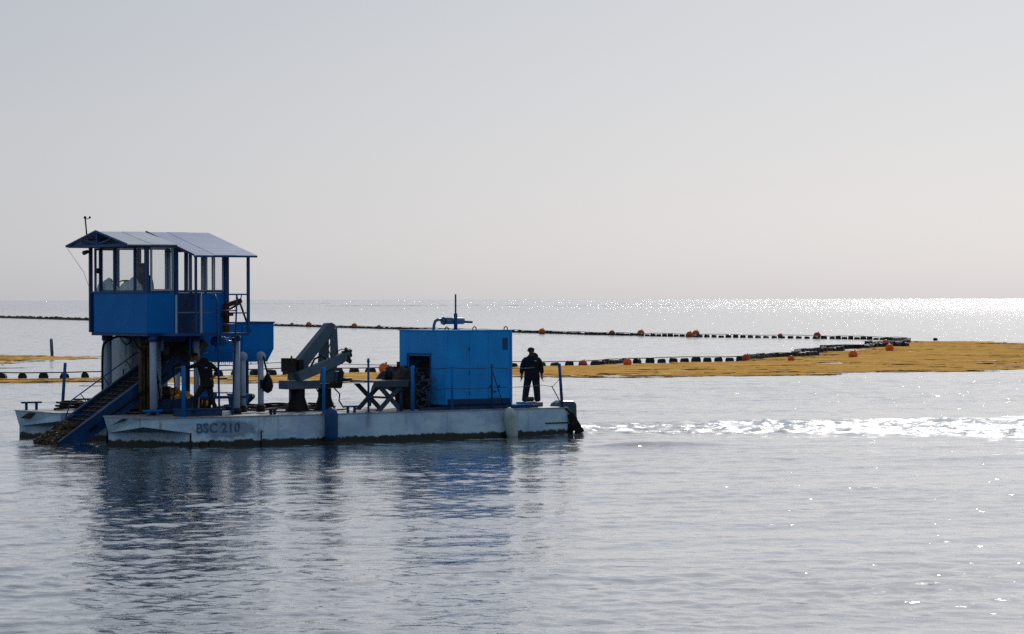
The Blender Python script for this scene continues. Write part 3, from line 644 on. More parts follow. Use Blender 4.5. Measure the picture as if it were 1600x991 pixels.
window((1.2, VF, zs), (1.86, VF, zh), 'greyblue', .06); window((1.95, VF, zs), (2.58, VF, zh), 'greyblue', .04); window((2.66, VF, zs), (3.5, VF, zh), 'white', .03)
# roof sheets
RV = 3.65; RZ = 5.97
def slab(name, pts, mat, th=.028, corr=0):
    n_ = len(pts); s = MB(); s.add([p for p in pts] + [(p[0], p[1], p[2] - th) for p in pts], [tuple(range(n_)), tuple(range(2 * n_ - 1, n_ - 1, -1))] + [(i, i + n_, (i + 1) % n_ + n_, (i + 1) % n_) for i in range(n_)])
    return s.build(name, mat, barge)
def roof_run(us, ve, ze, mat):
    for i, (a, b_) in enumerate(zip(us, us[1:])):
        dz = .006 * (i % 2)
        slab('roof_sheet', [(a + .002, RV, RZ + dz), (b_ - .002 if i < len(us) - 2 else b_, RV, RZ + dz), (b_ - .002 if i < len(us) - 2 else b_, ve, ze + dz), (a + .002, ve, ze + dz)], mat)
roof_run([.40, 1.18, 1.955], 1.74, 5.575, 'roof_pale'); roof_run([1.965, 2.63, 3.30, 3.96], .78, 5.275, 'roof')
for a, b_ in ((.40, 1.30), (1.304, 2.2), (2.204, 3.1), (3.104, 3.96)): slab('roof_sheet', [(a, RV + .003, RZ - .002), (b_ - .002, RV + .003, RZ - .002), (b_ - .002, 5.58, 5.57), (a, 5.58, 5.57)], 'roof')
MB().beam((1.96, RV, RZ + .02), (1.96, .78, 5.295), .03, .035).build('roof_flashing', 'darkmetal', barge)
MB().beam((.385, RV, RZ + .01), (.385, 1.74, 5.585), .03, .05).beam((.385, RV + .01, RZ + .01), (.385, 5.58, 5.58), .03, .05).build('barge_board', 'blue2', barge)
MB().beam((1.97, .79, 5.24), (3.96, .79, 5.24), .035, .045).build('eave_beam', 'blue2', barge)
MB().beam((.42, 1.76, 5.555), (1.95, 1.76, 5.555), .03, .03).build('eave_beam', 'blue2', barge)
# open gable truss
for q in (((.44, RV, 5.60), (.44, RV, 5.90), .07), ((.44, RV, 5.62), (.44, 4.5, 5.74), .04), ((.44, RV, 5.62), (.44, 2.8, 5.74), .04)):
    MB().beam(q[0], q[1], q[2]).build('truss_member', 'blue2', barge)
MB().add([(1.05, RV, 5.93), (1.05, 1.9, 5.60), (1.05, 5.4, 5.60), (1.07, RV, 5.93), (1.07, 1.9, 5.60), (1.07, 5.4, 5.60)], [(0, 1, 2), (5, 4, 3), (0, 3, 4, 1), (1, 4, 5, 2), (2, 5, 3, 0)]).build('gable_infill', 'grey_green', barge)
for v in (2.3, 3.0, 4.3, 5.0): MB().beam((.45, v, 5.97 - abs(v - RV) * .245 - .06), (3.9, v, 5.97 - abs(v - RV) * .245 - .06), .04, .04).build('purlin', 'blue2', barge)
for v in (1.1, 1.5): MB().beam((2.0, v, 5.97 - (RV - v) * .2435 - .05), (3.9, v, 5.97 - (RV - v) * .2435 - .05), .04, .04).build('purlin', 'blue2', barge)
# gallery posts and rails
G = .87
for u, z1, ww, mt in ((1.46, 4.18, .04, 'pale'), (2.07, 5.24, .06, 'blue2'), (2.23, 4.18, .05, 'pale'), (3.72, 5.24, .07, 'blue2')): post(u, G, ZF, z1, ww, mt, name='gallery_post')
MB().beam((1.46, G, 3.69), (2.62, G, 3.69), .035).beam((3.24, G, 3.67), (3.72, G, 3.67), .035).build('gallery_rail', 'greyblue', barge)
MB().beam((3.02, G, 4.19), (3.70, G, 4.19), .04).build('gallery_rail', 'blue2', barge)
MB().beam((3.72, G, 4.19), (3.72, VN, 4.19), .04).beam((3.72, G, 3.67), (3.72, VN, 3.67), .035).build('gallery_rail', 'blue2', barge)
# ladder from deck to gallery
lad = MB().path([(2.50, .78, 4.08), (2.60, .74, 4.18), (2.64, .70, 4.0), (2.66, .62, DK)], .028, 8).path([(3.30, .78, 4.08), (3.28, .74, 4.18), (3.26, .70, 4.0), (3.07, .62, DK)], .026, 8).build('ladder', 'blue2', barge)
for k_ in range(8):
    z = 1.08 + k_ * .38; t = (z - DK) / 3.17; MB().tube((2.66, .62 + .08 * t, z), (3.07 + .19 * t, .62 + .08 * t, z), .017, 8).build('rung', 'blue2', lad)
# rusty bracket frame on the gallery
r_ = MB().beam((3.50, 1.75, ZF), (3.50, 1.75, 3.92), .13).beam((3.48, 1.75, 3.88), (3.95, 1.70, 4.02), .13, .12).beam((3.40, 1.75, 3.62), (3.62, 1.75, 3.64), .4, .1).beam((3.55, 1.72, 3.75), (3.93, 1.7, 3.95), .05)
r_.build('davit_bracket', 'rust', barge); MB().tube((3.84, 1.55, 3.93), (4.02, 1.3, ZF), .03, 8).build('davit_stay', 'rust', barge)
MB().tube((3.86, 1.7, 4.02), (3.80, 1.7, 4.2), .015, 6).tube((3.93, 1.7, 4.04), (3.97, 1.7, 4.2), .015, 6).build('davit_pin', 'rust', barge)
# mast with lamps on the roof corner, horn, wire stay
mo = MB().tube((.45, 4.35, 5.85), (.45, 4.45, 6.36), .022, 8).build('antenna', 'darkmetal', barge)
MB().ball((.45, 4.46, 6.38), .045, 8).build('lamp', 'darkmetal', mo); MB().ball((.52, 4.30, 6.38), .035, 8).build('lamp', 'darkmetal', mo)
MB().tube((.45, 4.44, 6.33), (.52, 4.30, 6.36), .010, 6).build('bracket', 'darkmetal', mo)
MB().tube((1.0, 5.42, 5.43), (1.0, 5.66, 5.40), .05, 8, .07).build('horn', 'darkmetal', barge)
MB().path([(.42, 5.55, 5.52), (.9, 5.50, 4.85), (1.05, 5.48, 4.45)], .006, 5).build('stay_wire', 'darkmetal', barge)
MB().tube((1.02, 4.78, 4.8), (1.02, 4.78, 4.95), .05, 8).build('window_winch', 'darkmetal', barge)
# console and chair inside
cs = MB().box((1.16, 2.95, ZF), (1.5, 5.2, 4.22)); cs.build('console', 'greyblue', barge, bevel=.03)
for i, (v, r) in enumerate(((2.6, .16), (3.0, .20), (3.4, .17), (3.8, .24), (4.3, .22), (4.7, .14))): pass
ct = MB(); 
for i in range(16):
    v = 3.05 + i * .14; hgt = .16 + .10 * math.sin(i * .55 + .6) + .05 * math.sin(i * 1.7)
    ct.ball((1.34, v, 4.26), .19, 12, (.9, 1.3, hgt / .13), .03)
ct.build('console_cover', 'cloth', barge)

# deck pillars of the hopper behind the gallery
for u, v in ((4.49, 2.6), (5.08, 2.6)):
    s = MB().tube((u, v, DK), (u, v, 2.42), .085, 12).ball((u, v, 2.42), .14, 12).build('support_post', 'pale', barge)
    MB().tube((u, v, DK), (u, v, DK + .18), .125, 12).build('foot', 'darkmetal', s)

# ------------------------------------------------------------------ hopper
hop = bthing('hopper', (4.4, 3.9, 2.23), 'deep blue steel hopper with tapered underside behind the wheelhouse gallery', 'hopper')
s = MB(); u0, u1, v0, v1 = 3.05, 5.79, 3.1, 4.7
s.add([(u0, v0, 3.38), (u1, v0, 3.38), (u1, v1, 3.38), (u0, v1, 3.38), (u0, v0, 2.62), (u1, v0, 2.62), (u1, v1, 2.62), (u0, v1, 2.62), (u0 + .5, v0 + .12, 2.25), (u1 - .15, v0 + .12, 2.25), (u1 - .15, v1 - .12, 2.25), (u0 + .5, v1 - .12, 2.25)],
      [(0, 4, 5, 1), (1, 5, 6, 2), (2, 6, 7, 3), (3, 7, 4, 0), (4, 8, 9, 5), (5, 9, 10, 6), (6, 10, 11, 7), (7, 11, 8, 4), (8, 11, 10, 9)])
hb = s.build('body', 'blue', hop); sm = hb.modifiers.new('shell', 'SOLIDIFY'); sm.thickness = .02; sm.offset = -1
MB().beam((u0 - .02, v0 - .012, 3.385), (u1 + .02, v0 - .012, 3.385), .05, .04).beam((u1 + .012, v0 - .02, 3.386), (u1 + .012, v1 + .02, 3.386), .05, .04).build('rim', 'blue2', hop)
for u in (3.9, 4.75): MB().box((u, v0 - .03, 2.6), (u + .03, v0 - .0005, 3.36)).build('stiffener', 'blue', hop)
fr = MB()
for i in range(34):
    u = u0 + .55 + i * .062; L = random.uniform(.02, .09); fr.beam((u, v0 + .14, 2.26), (u + random.uniform(-.02, .02), v0 + .14, 2.25 - L), .014)
tag(fr.build('hanging_chain', 'darkmetal', hop), kind='stuff')
for (a, b_) in ((3.62, 3.3), (3.62, 4.4), (5.5, 4.3)): MB().box((a, b_, DK + .01), (a + .13, b_ + .13, 2.3)).build('leg', 'blue_dark', hop)
# drive motor in front of it
mo = bthing('drive_motor', (3.6, 2.0, 2.85), 'bright blue electric drive motor hung under the gallery floor', 'motor')
MB().tube((3.36, 2.3, 2.87), (3.78, 2.3, 2.85), .13, 14).build('body', 'blue', mo); MB().tube((3.78, 2.3, 2.85), (3.95, 2.3, 2.84), .05, 10).build('shaft', 'greyblue', mo)
for k_ in range(5): MB().tube((3.42 + k_ * .07, 2.3, 2.87), (3.435 + k_ * .07, 2.3, 2.87), .142, 12).build('cooling_fin', 'blue2', mo)
MB().box((3.5, 2.25, 2.96), (3.62, 2.35, 3.03)).build('bracket', 'darkmetal', mo)

# ------------------------------------------------------------------ conveyor
cv = bthing('conveyor', (.8, 3.8, 0), 'inclined blue seaweed conveyor running from the water up between the hulls', 'conveyor')
SL = math.atan2(.645, 1); cs_, sn_ = math.cos(SL), math.sin(SL); F0 = (-1.05, 0.02)
def cp(s_, v, h): return (F0[0] + s_ * cs_ - h * sn_, v, F0[1] + s_ * sn_ + h * cs_)
LC = 4.6; VA, VB = 3.0, 4.45
def side(v0_, v1_, h0, h1, s0=0.0, s1=LC, name='side_plate', mat='blue_mid'):
    s = MB(); pts = [cp(s0, v0_, h0), cp(s1, v0_, h0), cp(s1, v0_, h1), cp(s0, v0_, h1)]; pts2 = [(p[0], v1_, p[2]) for p in pts]
    s.add(pts + pts2, [(0, 1, 2, 3), (7, 6, 5, 4), (0, 4, 5, 1), (1, 5, 6, 2), (2, 6, 7, 3), (3, 7, 4, 0)]); return s.build(name, mat, cv)
side(VA, VA + .05, -.34, .12, .0, LC); side(VB, VB + .05, -.2, .12, .0, LC)
side(VA - .035, VA - .001, .09, .13, 0, LC, 'edge_flange', 'greyblue'); side(VB - .035, VB - .001, .09, .13, 0, LC, 'edge_flange', 'greyblue')
side(VA - .04, VA - .001, -.36, -.31, .9, LC, 'edge_flange', 'blue2')
for k_ in range(7): side(VA - .012, VA - .0005, -.22, -.13, .95 + k_ * .52, 1.25 + k_ * .52, 'slot', 'black')
side(VA + .055, VB - .005, -.03, .0, -.15, LC, 'belt', 'interior'); side(VA + .055, VB - .005, -.28, -.26, -.1, LC, 'belt', 'interior')
for k_ in range(22): side(VA + .07, VB - .02, 0.001, .05, -.1 + k_ * .21, -.075 + k_ * .21, 'cleat', 'darkmetal')
for k_ in range(3):
    v = VA + .4 + .33 * k_; side(v, v + .03, .001, .03, 0, LC, 'belt_guide', 'blue_dark')
MB().tube(cp(-.15, VA + .03, -.14), cp(-.15, VB + .02, -.14), .13, 14).build('tail_roller', 'darkmetal', cv)
MB().tube(cp(LC, VA - .02, -.12), cp(LC, VB + .06, -.12), .15, 14).build('head_roller', 'darkmetal', cv)
# handrail along the far side
hr = MB().path([cp(1.55, VB + .03, .42), cp(LC - .6, VB + .03, .42), cp(LC - .45, VB + .03, .3), cp(LC - .4, VB + .03, .12)], .018, 8).path([cp(1.55, VB + .03, .42), cp(1.1, VB + .03, .1)], .018, 8).build('handrail', 'blue2', cv)
for k_ in range(3): MB().tube(cp(1.9 + k_ * .85, VB + .03, .12), cp(1.9 + k_ * .85 - .02, VB + .03, .41), .015, 6).build('handrail_post', 'blue2', hr)
MB().path([cp(.2, VA - .02, .5), cp(.8, VA - .02, .48), cp(1.3, VA - .02, .14)], .014, 6).build('guide_bar', 'blue2', cv)
# support frame and black hydraulic ram beside the near plate
MB().tube((.15, 2.72, .72), (1.9, 2.75, 1.75), .045, 10).build('hydraulic_ram', 'black', cv)
MB().beam((2.3, 2.95, DK), (2.3, 2.95, 1.6), .08).beam((2.3, 4.55, DK), (2.3, 4.55, 1.9), .08).build('support_leg', 'blue_dark', cv)
# weed riding the foot of the belt: top-level
s = MB()
for i in range(150):
    t = random.uniform(-.15, .95) ; v = random.uniform(VA + .1, VB - .1); p = cp(t, v, .04 + random.random() * .06); s.ball(p, random.uniform(.05, .12), 6, (1.3, 1, .7), .4)
bsolo(s, 'seaweed_heap', 'weed_dark', (-.8, 3.7, .1), 'dark wet seaweed lying on the lower end of the conveyor', 'seaweed')['kind'] = 'stuff'
s = MB()
for i in range(160):
    u = random.gauss(3.0, .33); v = random.gauss(3.9, .3); z = 1.08 + .42 * math.exp(-((u - 3.0) ** 2 + (v - 3.9) ** 2) / .22) * random.random(); s.ball((u, v, z), random.uniform(.06, .12), 6, (1.3, 1, .8), .4)
bsolo(s, 'seaweed_heap', 'weed', (3.0, 3.9, 1.1), 'golden seaweed heaped in the dark tray behind the pillars', 'seaweed')['kind'] = 'stuff'
s = bthing('tray', (3.0, 3.9, DK), 'dark open tray on deck holding the golden seaweed heap', 'tray')
MB().box((2.2, 3.3, DK + .004), (3.8, 4.5, 1.02)).build('base', 'darkmetal', s)
MB().box((2.2, 3.26, 1.021), (3.8, 3.3, 1.18)).box((2.2, 4.5, 1.021), (3.8, 4.54, 1.18)).box((2.16, 3.26, 1.021), (2.199, 4.54, 1.18)).box((3.801, 3.26, 1.021), (3.84, 4.54, 1.18)).build('rim', 'darkmetal', s)

# ------------------------------------------------------------------ locker, hoses, posts below the wheelhouse
lk = bthing('locker', (2.5, 5.6, DK), 'tall pale blue white steel locker standing under the wheelhouse', 'locker')
MB().box((2.0, 4.85, DK + .05), (3.3, 6.15, 3.0)).build('body', 'white', lk, bevel=.09)
MB().box((1.975, 5.0, DK + .2), (1.998, 6.0, 2.85)).build('door', 'white', lk, bevel=.01); MB().box((1.95, 5.08, 1.85), (1.974, 5.12, 2.05)).build('handle', 'darkmetal', lk)
MB().box((2.05, 4.9, DK), (3.25, 6.1, DK + .05)).build('plinth', 'darkmetal', lk)
sf = bthing('pipe_frame', (1.6, 2.75, DK), 'rusty ochre frame of upright pipes under the middle of the wheelhouse', 'frame')
for i, (u, v) in enumerate(((1.34, 2.8), (1.44, 2.8), (1.56, 2.8), (1.68, 2.8))):
    MB().tube((u, v, DK), (u + .01 * i, v, 3.03), (.055, .03, .03, .045)[i], 8).build('pipe', 'ochre', sf)
for z in (1.0, 2.75): MB().box((1.30, 2.86, z), (1.76, 2.9, z + .08)).build('cross_bar', 'ochre', sf)
MB().box((1.46, 2.95, 1.0), (1.72, 3.0, 2.7)).build('back_plate', 'darkmetal', sf)
def hose(pts, r, label, base, n_=24, mat='black', name='hose'):
    P = [Vector(p) for p in pts]; out = []
    P = [P[0] * 2 - P[1]] + P + [P[-1] * 2 - P[-2]]
    for i in range(1, len(P) - 2):
        for k_ in range(n_ // 3):
            t = k_ / (n_ // 3); a, b_, c, d = P[i - 1], P[i], P[i + 1], P[i + 2]
            out.append(.5 * ((2 * b_) + (c - a) * t + (2 * a - 5 * b_ + 4 * c - d) * t * t + (3 * b_ - a - 3 * c + d) * t ** 3))
    out.append(P[-2]); return bsolo(MB().path(out, r, 7), name, mat, base, label, name)
hose([(1.2, 4.9, .9), (1.2, 4.9, 2.5), (1.25, 4.75, 2.85), (1.5, 4.5, 3.0), (1.7, 4.3, 2.98)], .035, 'thick black hose bending down in front of the pale locker', (1.2, 4.9, DK))
hose([(1.45, 4.3, 3.0), (1.6, 4.25, 2.78), (1.75, 4.2, 2.85), (1.7, 4.2, 3.0)], .018, 'thin black cable loop under the wheelhouse floor near the locker', (1.5, 4.3, 2.9))
hose([(1.0, 2.6, 3.0), (1.15, 2.6, 2.75), (1.4, 2.5, 2.5), (1.6, 2.4, 2.2), (1.75, 2.4, 1.2)], .022, 'black hose hanging across the ochre pipe frame', (1.2, 2.6, 2.5))
hose([(1.7, 2.2, 2.2), (1.9, 2.2, 2.45), (2.2, 2.2, 2.65), (2.45, 2.2, 2.8), (2.6, 2.3, 3.0)], .04, 'thick black hose rising behind the second near pillar', (2.0, 2.2, 2.4))
hose([(1.75, 2.25, 2.0), (1.85, 2.3, 2.3), (1.8, 2.3, 2.6), (1.95, 2.3, 2.8), (2.1, 2.3, 2.6), (2.0, 2.3, 2.3)], .022, 'looping thin black cable between the first two near pillars', (1.9, 2.3, 2.3))
hose([(2.1, 2.1, 2.75), (2.0, 2.1, 2.2), (2.05, 2.1, 1.6), (1.95, 2.1, 1.0)], .02, 'black cable dropping to the deck beside the second near pillar', (2.05, 2.1, 1.0))
# lamp-like hydraulic fitting cluster above the bent man
hy = bthing('valve_block', (2.5, 2.4, 2.6), 'dark greasy valve block with rusty fittings hung above the bent man', 'valve block')
MB().box((2.05, 2.45, 2.45), (2.62, 2.8, 2.86)).build('body', 'darkmetal', hy, bevel=.04)
MB().beam((2.75, 2.3, 2.5), (3.1, 2.3, 2.85), .16, .24).build('bracket', 'ochre', hy); MB().tube((2.85, 2.2, 2.42), (3.0, 2.2, 2.92), .03, 8).tube((2.95, 2.2, 2.5), (3.15, 2.2, 2.6), .03, 8).build('fitting', 'greyblue', hy)
MB().box((2.15, 2.40, 2.5), (2.4, 2.448, 2.68)).build('cover', 'rust', hy)
for k_ in range(3): MB().tube((2.7 + k_ * .12, 2.55, 2.55), (2.72 + k_ * .12, 2.55, 3.02), .02, 8).build('hydraulic_line', 'black', hy)
pk = bthing('power_pack', (2.5, 2.5, DK), 'dark hydraulic power pack standing low between the pillars', 'power pack')
MB().box((1.95, 2.3, DK + .05), (2.9, 3.1, 1.25)).build('tank', 'blue_dark', pk, bevel=.03)
MB().tube((2.1, 2.7, 1.251), (2.1, 2.7, 1.6), .12, 12).build('motor', 'darkmetal', pk); MB().tube((2.6, 2.6, 1.251), (2.6, 2.6, 1.45), .08, 10).build('filter', 'greyblue', pk)
MB().box((2.0, 2.35, DK), (2.85, 3.05, DK + .05)).build('skid', 'darkmetal', pk)
tb = bthing('toolbox', (2.3, .8, DK), 'low dark teal box on the deck at the bent man\'s feet', 'box')
MB().box((1.45, .55, DK + .004), (2.72, 1.05, 1.0)).build('body', 'blue_dark', tb, bevel=.01); MB().box((1.43, .53, 1.001), (2.74, 1.07, 1.03)).build('lid', 'blue_dark', tb)
for u in (1.8, 2.4): MB().box((u, .53, .93), (u + .05, .549, .99)).build('latch', 'darkmetal', tb)

# bench, blue bin, hose coils
bn = bthing('bench', (3.5, 2.3, DK), 'low blue bench with rusty legs behind the ladder', 'bench')
MB().box((2.75, 2.1, 1.24), (4.35, 2.5, 1.31)).build('seat', 'blue_dark', bn)
for u in (3.0, 3.3, 4.1): MB().box((u, 2.15, DK + .004), (u + .06, 2.21, 1.239)).build('leg', 'rust', bn); MB().box((u, 2.4, DK + .004), (u + .06, 2.46, 1.239)).build('leg', 'rust', bn)
cr = bthing('crate', (3.0, 2.25, 1.31), 'flat blue crate lying on the low bench left of the ladder foot', 'crate')
MB().box((2.85, 2.12, 1.314), (3.4, 2.44, 1.40)).build('body', 'blue', cr); MB().box((2.83, 2.10, 1.401), (3.42, 2.46, 1.43)).build('rim', 'blue2', cr)
bi = bthing('bin', (4.62, 2.75, DK), 'small blue bin behind the two round topped posts', 'bin')
MB().add([(4.4, 2.9, DK + .004), (4.72, 2.9, DK + .004), (4.72, 3.2, DK + .004), (4.4, 3.2, DK + .004), (4.35, 2.85, 1.3), (4.85, 2.85, 1.3), (4.85, 3.25, 1.3), (4.35, 3.25, 1.3)], [(0, 3, 2, 1), (4, 5, 6, 7), (0, 1, 5, 4), (1, 2, 6, 5), (2, 3, 7, 6), (3, 0, 4, 7)]).build('body', 'blue', bi)
MB().box((4.33, 2.83, 1.301), (4.87, 3.27, 1.34)).build('rim', 'blue2', bi)
def coil(u, v, R0, turns, label, tilt=.0, r=.022, hh=.12, name='rope_coil', mat='rope', flat=1.0, z0=None):
    pts = []; N = int(turns * 18); z0 = z0 or DK + .03
    for i in range(N + 1):
        a = i * 2 * math.pi / 18; rr = R0 * (1 + .22 * math.sin(a * .37 + u)) * (1 - .25 * i / N)
        pts.append((u + rr * math.cos(a), v + rr * math.sin(a) * flat, z0 + hh * i / N + .02 * math.sin(a * 1.7) + tilt * math.cos(a) * rr))
    return bsolo(MB().path(pts, r, 6), name, mat, (u, v, DK), label, name.replace('_', ' '))
coil(5.0, 3.4, .26, 3, 'black hose coil standing tilted beside the small blue bin', tilt=.75, r=.03, z0=DK + .22, name='hose_coil', mat='black')
coil(5.5, 4.6, .5, 4, 'loose dark rope heap left of the crane', r=.025); coil(6.5, 4.4, .55, 4, 'loose dark rope heap behind the crane pedestal', r=.025)
coil(7.9, 4.0, .4, 3, 'loose dark rope heap between crane and trestle table', r=.025); coil(1.35, 7.3, .42, 7, 'tangled brown rope pile on the far bow around the leaning post', r=.028, hh=.22)
coil(1.9, 7.0, .4, 5, 'dark rope pile on the far bow beside the mooring bitts', r=.028, hh=.13); coil(13.2, 3.4, .25, 3, 'small dark rope coil on deck behind the standing man', r=.02)
def rope(pts, label, r=.02): return hose(pts, r, label, pts[0], 24, 'rope', 'rope')
rope([(3.6, 3.0, DK + .03), (4.4, 3.3, DK + .05), (5.2, 2.9, DK + .03), (6.2, 3.6, DK + .05), (7.2, 3.1, DK + .03)], 'long dark rope lying along the deck in front of the crane pedestals', .03)
rope([(4.6, 4.9, DK + .03), (5.6, 5.3, DK + .06), (6.8, 4.9, DK + .03), (8.2, 5.1, DK + .03)], 'long dark rope lying along the far deck behind the crane', .035)
rope([(5.0, 2.0, DK + .02), (5.6, 1.6, DK + .02), (6.3, 1.9, DK + .02), (7.3, 2.0, DK + .02), (8.0, 2.6, DK + .02)], 'thin dark rope crossing the bright deck in front of the crane')
# hanging bag on the post
bg_ = bthing('bag', (5.22, 2.45, 1.35), 'black teardrop bag hanging by its strap from the round topped post', 'bag')
MB().lathe([(.02, 1.36), (.12, 1.42), (.165, 1.56), (.13, 1.75), (.05, 1.9), (.02, 1.95)], 12, (5.22, 2.45, 0)).build('sack', 'black', bg_)
MB().path([(5.10, 2.45, 2.42), (5.13, 2.45, 2.2), (5.19, 2.45, 2.02), (5.21, 2.45, 1.93)], .028, 6).build('strap', 'black', bg_); MB().tube((5.02, 2.42, 1.5), (5.0, 2.42, 1.75), .05, 8).build('side_pouch', 'black', bg_)

# ------------------------------------------------------------------ deck crane
ck = bthing('deck_crane', (6.9, 2.7, DK), 'folded grey green knuckle boom deck crane on two black flared pedestals', 'crane')
for u, f_ in ((6.36, 1.0), (7.27, .9)):
    MB().lathe([(.36 * f_, DK + .004), (.34 * f_, DK + .06), (.25 * f_, DK + .28), (.22 * f_, 1.0 + .2), (.22 * f_, 1.45)], 18, (u, 2.72, 0)).build('pedestal', 'black', ck)
MB().box((5.86, 2.48, 1.451), (7.0, 2.96, 1.70)).build('base_beam', 'grey_green', ck, bevel=.02); MB().box((7.001, 2.50, 1.46), (7.62, 2.94, 1.60)).build('base_beam', 'darkmetal', ck, bevel=.02)
MB().prism([(6.08, 1.72), (6.40, 1.70), (6.66, 2.15), (7.24, 2.80), (7.50, 2.98), (7.56, 3.30), (7.44, 3.37), (7.30, 3.35), (7.20, 3.22), (6.12, 2.10)], 2.56, 2.84).build('main_boom', 'grey_green', ck, bevel=.015)
MB().prism([(7.36, 2.95), (7.58, 3.25), (7.63, 2.30), (7.56, 2.0), (7.34, 2.0), (7.36, 2.25)], 2.52, 2.80 - .245).build('mast_plate', 'grey_green', ck); MB().prism([(7.24, 2.9), (7.50, 2.95), (7.50, 2.05), (7.16, 2.08)], 2.851, 2.95).build('mast_plate', 'grey_green', ck)
MB().prism([(6.12, 1.94), (6.24, 1.68), (7.58, 2.15), (7.88, 2.32), (7.88, 2.53), (7.66, 2.48)], 2.28, 2.50).build('lower_boom', 'grey_green', ck, bevel=.015)
s = MB().tube((5.98, 2.4, 2.20), (5.98, 2.4, 2.42), .03, 8); s.box((5.94, 2.5, 1.95), (6.22, 2.95, 2.35)); s.build('slew_motor', 'darkmetal', ck, bevel=.02)
MB().box((6.23, 2.42, 1.78), (6.40, 2.55, 2.30)).build('elbow_plate', 'black', ck)
s = MB()
for i in range(16): s.ball((7.86 + random.uniform(-.10, .14), 2.39 + random.uniform(-.12, .12), 2.42 + random.uniform(-.2, .18)), random.uniform(.035, .08), 6, (1, 1, 1), .3)
s.build('hose_fittings', 'darkmetal', ck)
MB().box((7.70, 2.30, 2.27), (7.88, 2.49, 2.54)).build('boom_head', 'black', ck)
MB().tube((7.55, 2.4, 1.70), (7.98, 2.4, 1.71), .055, 10).build('ram', 'darkmetal', ck); MB().tube((7.58, 2.4, 1.50), (7.66, 2.4, 1.95), .08, 8).build('outrigger_leg', 'darkmetal', ck)
MB().path([(6.62, 2.45, 2.05), (6.75, 2.4, 2.32), (6.95, 2.35, 2.42), (7.1, 2.4, 2.36), (7.2, 2.45, 2.15)], .03, 7).build('hydraulic_hose', 'black', ck)
MB().path([(6.75, 2.3, 1.45), (6.9, 2.2, 1.2), (7.05, 2.2, 1.02), (6.8, 2.2, .92)], .022, 7).build('hydraulic_hose', 'black', ck)
MB().path([(7.35, 2.3, 1.46), (7.5, 2.25, 1.3), (7.45, 2.2, 1.1), (7.6, 2.2, .9)], .022, 7).build('hydraulic_hose', 'black', ck)
MB().path([(7.25, 2.3, 2.85), (7.12, 2.25, 2.6), (7.2, 2.25, 2.4)], .014, 6).path([(7.42, 2.35, 2.5), (7.6, 2.3, 2.60), (7.75, 2.3, 2.56)], .016, 6).build('hydraulic_hose', 'black', ck)
MB().prism([(7.20, 2.15), (7.60, 2.2), (7.5, 1.63), (7.12, 1.63)], 2.57, 2.79).build('slew_column', 'grey_green', ck, bevel=.02)
MB().box((7.52, 2.5, 1.45), (7.72, 2.9, 1.95)).build('control_box', 'grey_green', ck, bevel=.02)
MB().tube((6.55, 2.52, 1.9), (6.95, 2.52, 2.0), .05, 8).build('lift_ram', 'darkmetal', ck)
MB().tube((6.95, 2.25, DK + .01), (6.95, 2.25, 2.0), .028, 8).build('control_pipe', 'greyblue', ck)
# ------------------------------------------------------------------ trestle table
tt = bthing('trestle_table', (8.4, 1.6, DK), 'grey trestle table on two crossed leg frames beside the black heap', 'table')
def xleg(u0, u1, v):
    zt = 1.60; s = MB().beam((u0, v, DK + .01), (u1, v, zt), .07, .15, up=(0, 1, 0)) if False else MB()
    s.prism([(u0 - .02, DK + .004), (u0 + .16, DK + .004), (u1 + .02, zt - .005), (u1 - .16, zt - .005)], v, v + .06); s.build('leg', 'trestle', tt)
    MB().prism([(u1 - .16, DK + .004), (u1 + .02, DK + .004), (u0 + .16, zt - .005), (u0 - .02, zt - .005)], v + .062, v + .12).build('leg', 'trestle', tt)
xleg(7.92, 8.85, .85); xleg(8.0, 8.95, 2.15)
MB().box((7.85, .80, 1.52), (8.95, .88 - .035, 1.66)).build('apron', 'trestle', tt)
for k_ in range(5): MB().box((7.82, .80 + k_ * .30, 1.661), (8.98, 1.08 + k_ * .30, 1.70)).build('top_plank', 'trestle', tt)
MB().beam((8.4, .98, 1.2), (8.4, 2.14, 1.2), .06).build('stretcher', 'trestle', tt)
pt = bthing('pot', (8.85, 1.75, 1.70), 'small black rounded can standing on the trestle table', 'can')
MB().lathe([(.11, 1.704), (.13, 1.8), (.12, 1.92), (.07, 1.98)], 14, (8.85, 1.75, 0)).build('body', 'black', pt); MB().tube((8.6, 1.7, 1.72), (8.8, 1.72, 1.73), .02, 6).build('spout', 'black', pt)

# ------------------------------------------------------------------ black machine under tarpaulins beside the housing
hp = bthing('covered_machine', (9.8, 2.4, DK), 'black tarpaulin covered machine heaped in front of the housing doorway', 'machine')
rng = np.random.RandomState(5)
nu, nv_ = 44, 30; uu = np.linspace(9.05, 10.02, nu); vv = np.linspace(1.25, 3.45, nv_); VV_, UU_ = np.meshgrid(vv, uu, indexing='ij')
du_ = (UU_ - 9.7) / .62; dv_ = (VV_ - 2.4) / 1.12; top = np.clip(1 - du_ ** 2 * .75 - dv_ ** 4 * .9, 0, 1)
ZZ_ = DK + .02 + 1.30 * top ** .45 * (.9 + .22 * (fbm(UU_ * 4, VV_ * 4, 3) - .5)) + .05 * (fbm(UU_ * 9, VV_ * 9, 3) - .5)
me, _ = grid_mesh('tarpaulin', UU_ - 9.8, VV_ - 2.4, ZZ_ - DK); me.materials.append(M['black']); o = bpy.data.objects.new('tarpaulin', me); col.objects.link(o); o.parent = hp; o['base'] = [9.8, 2.4, DK]
s = MB()
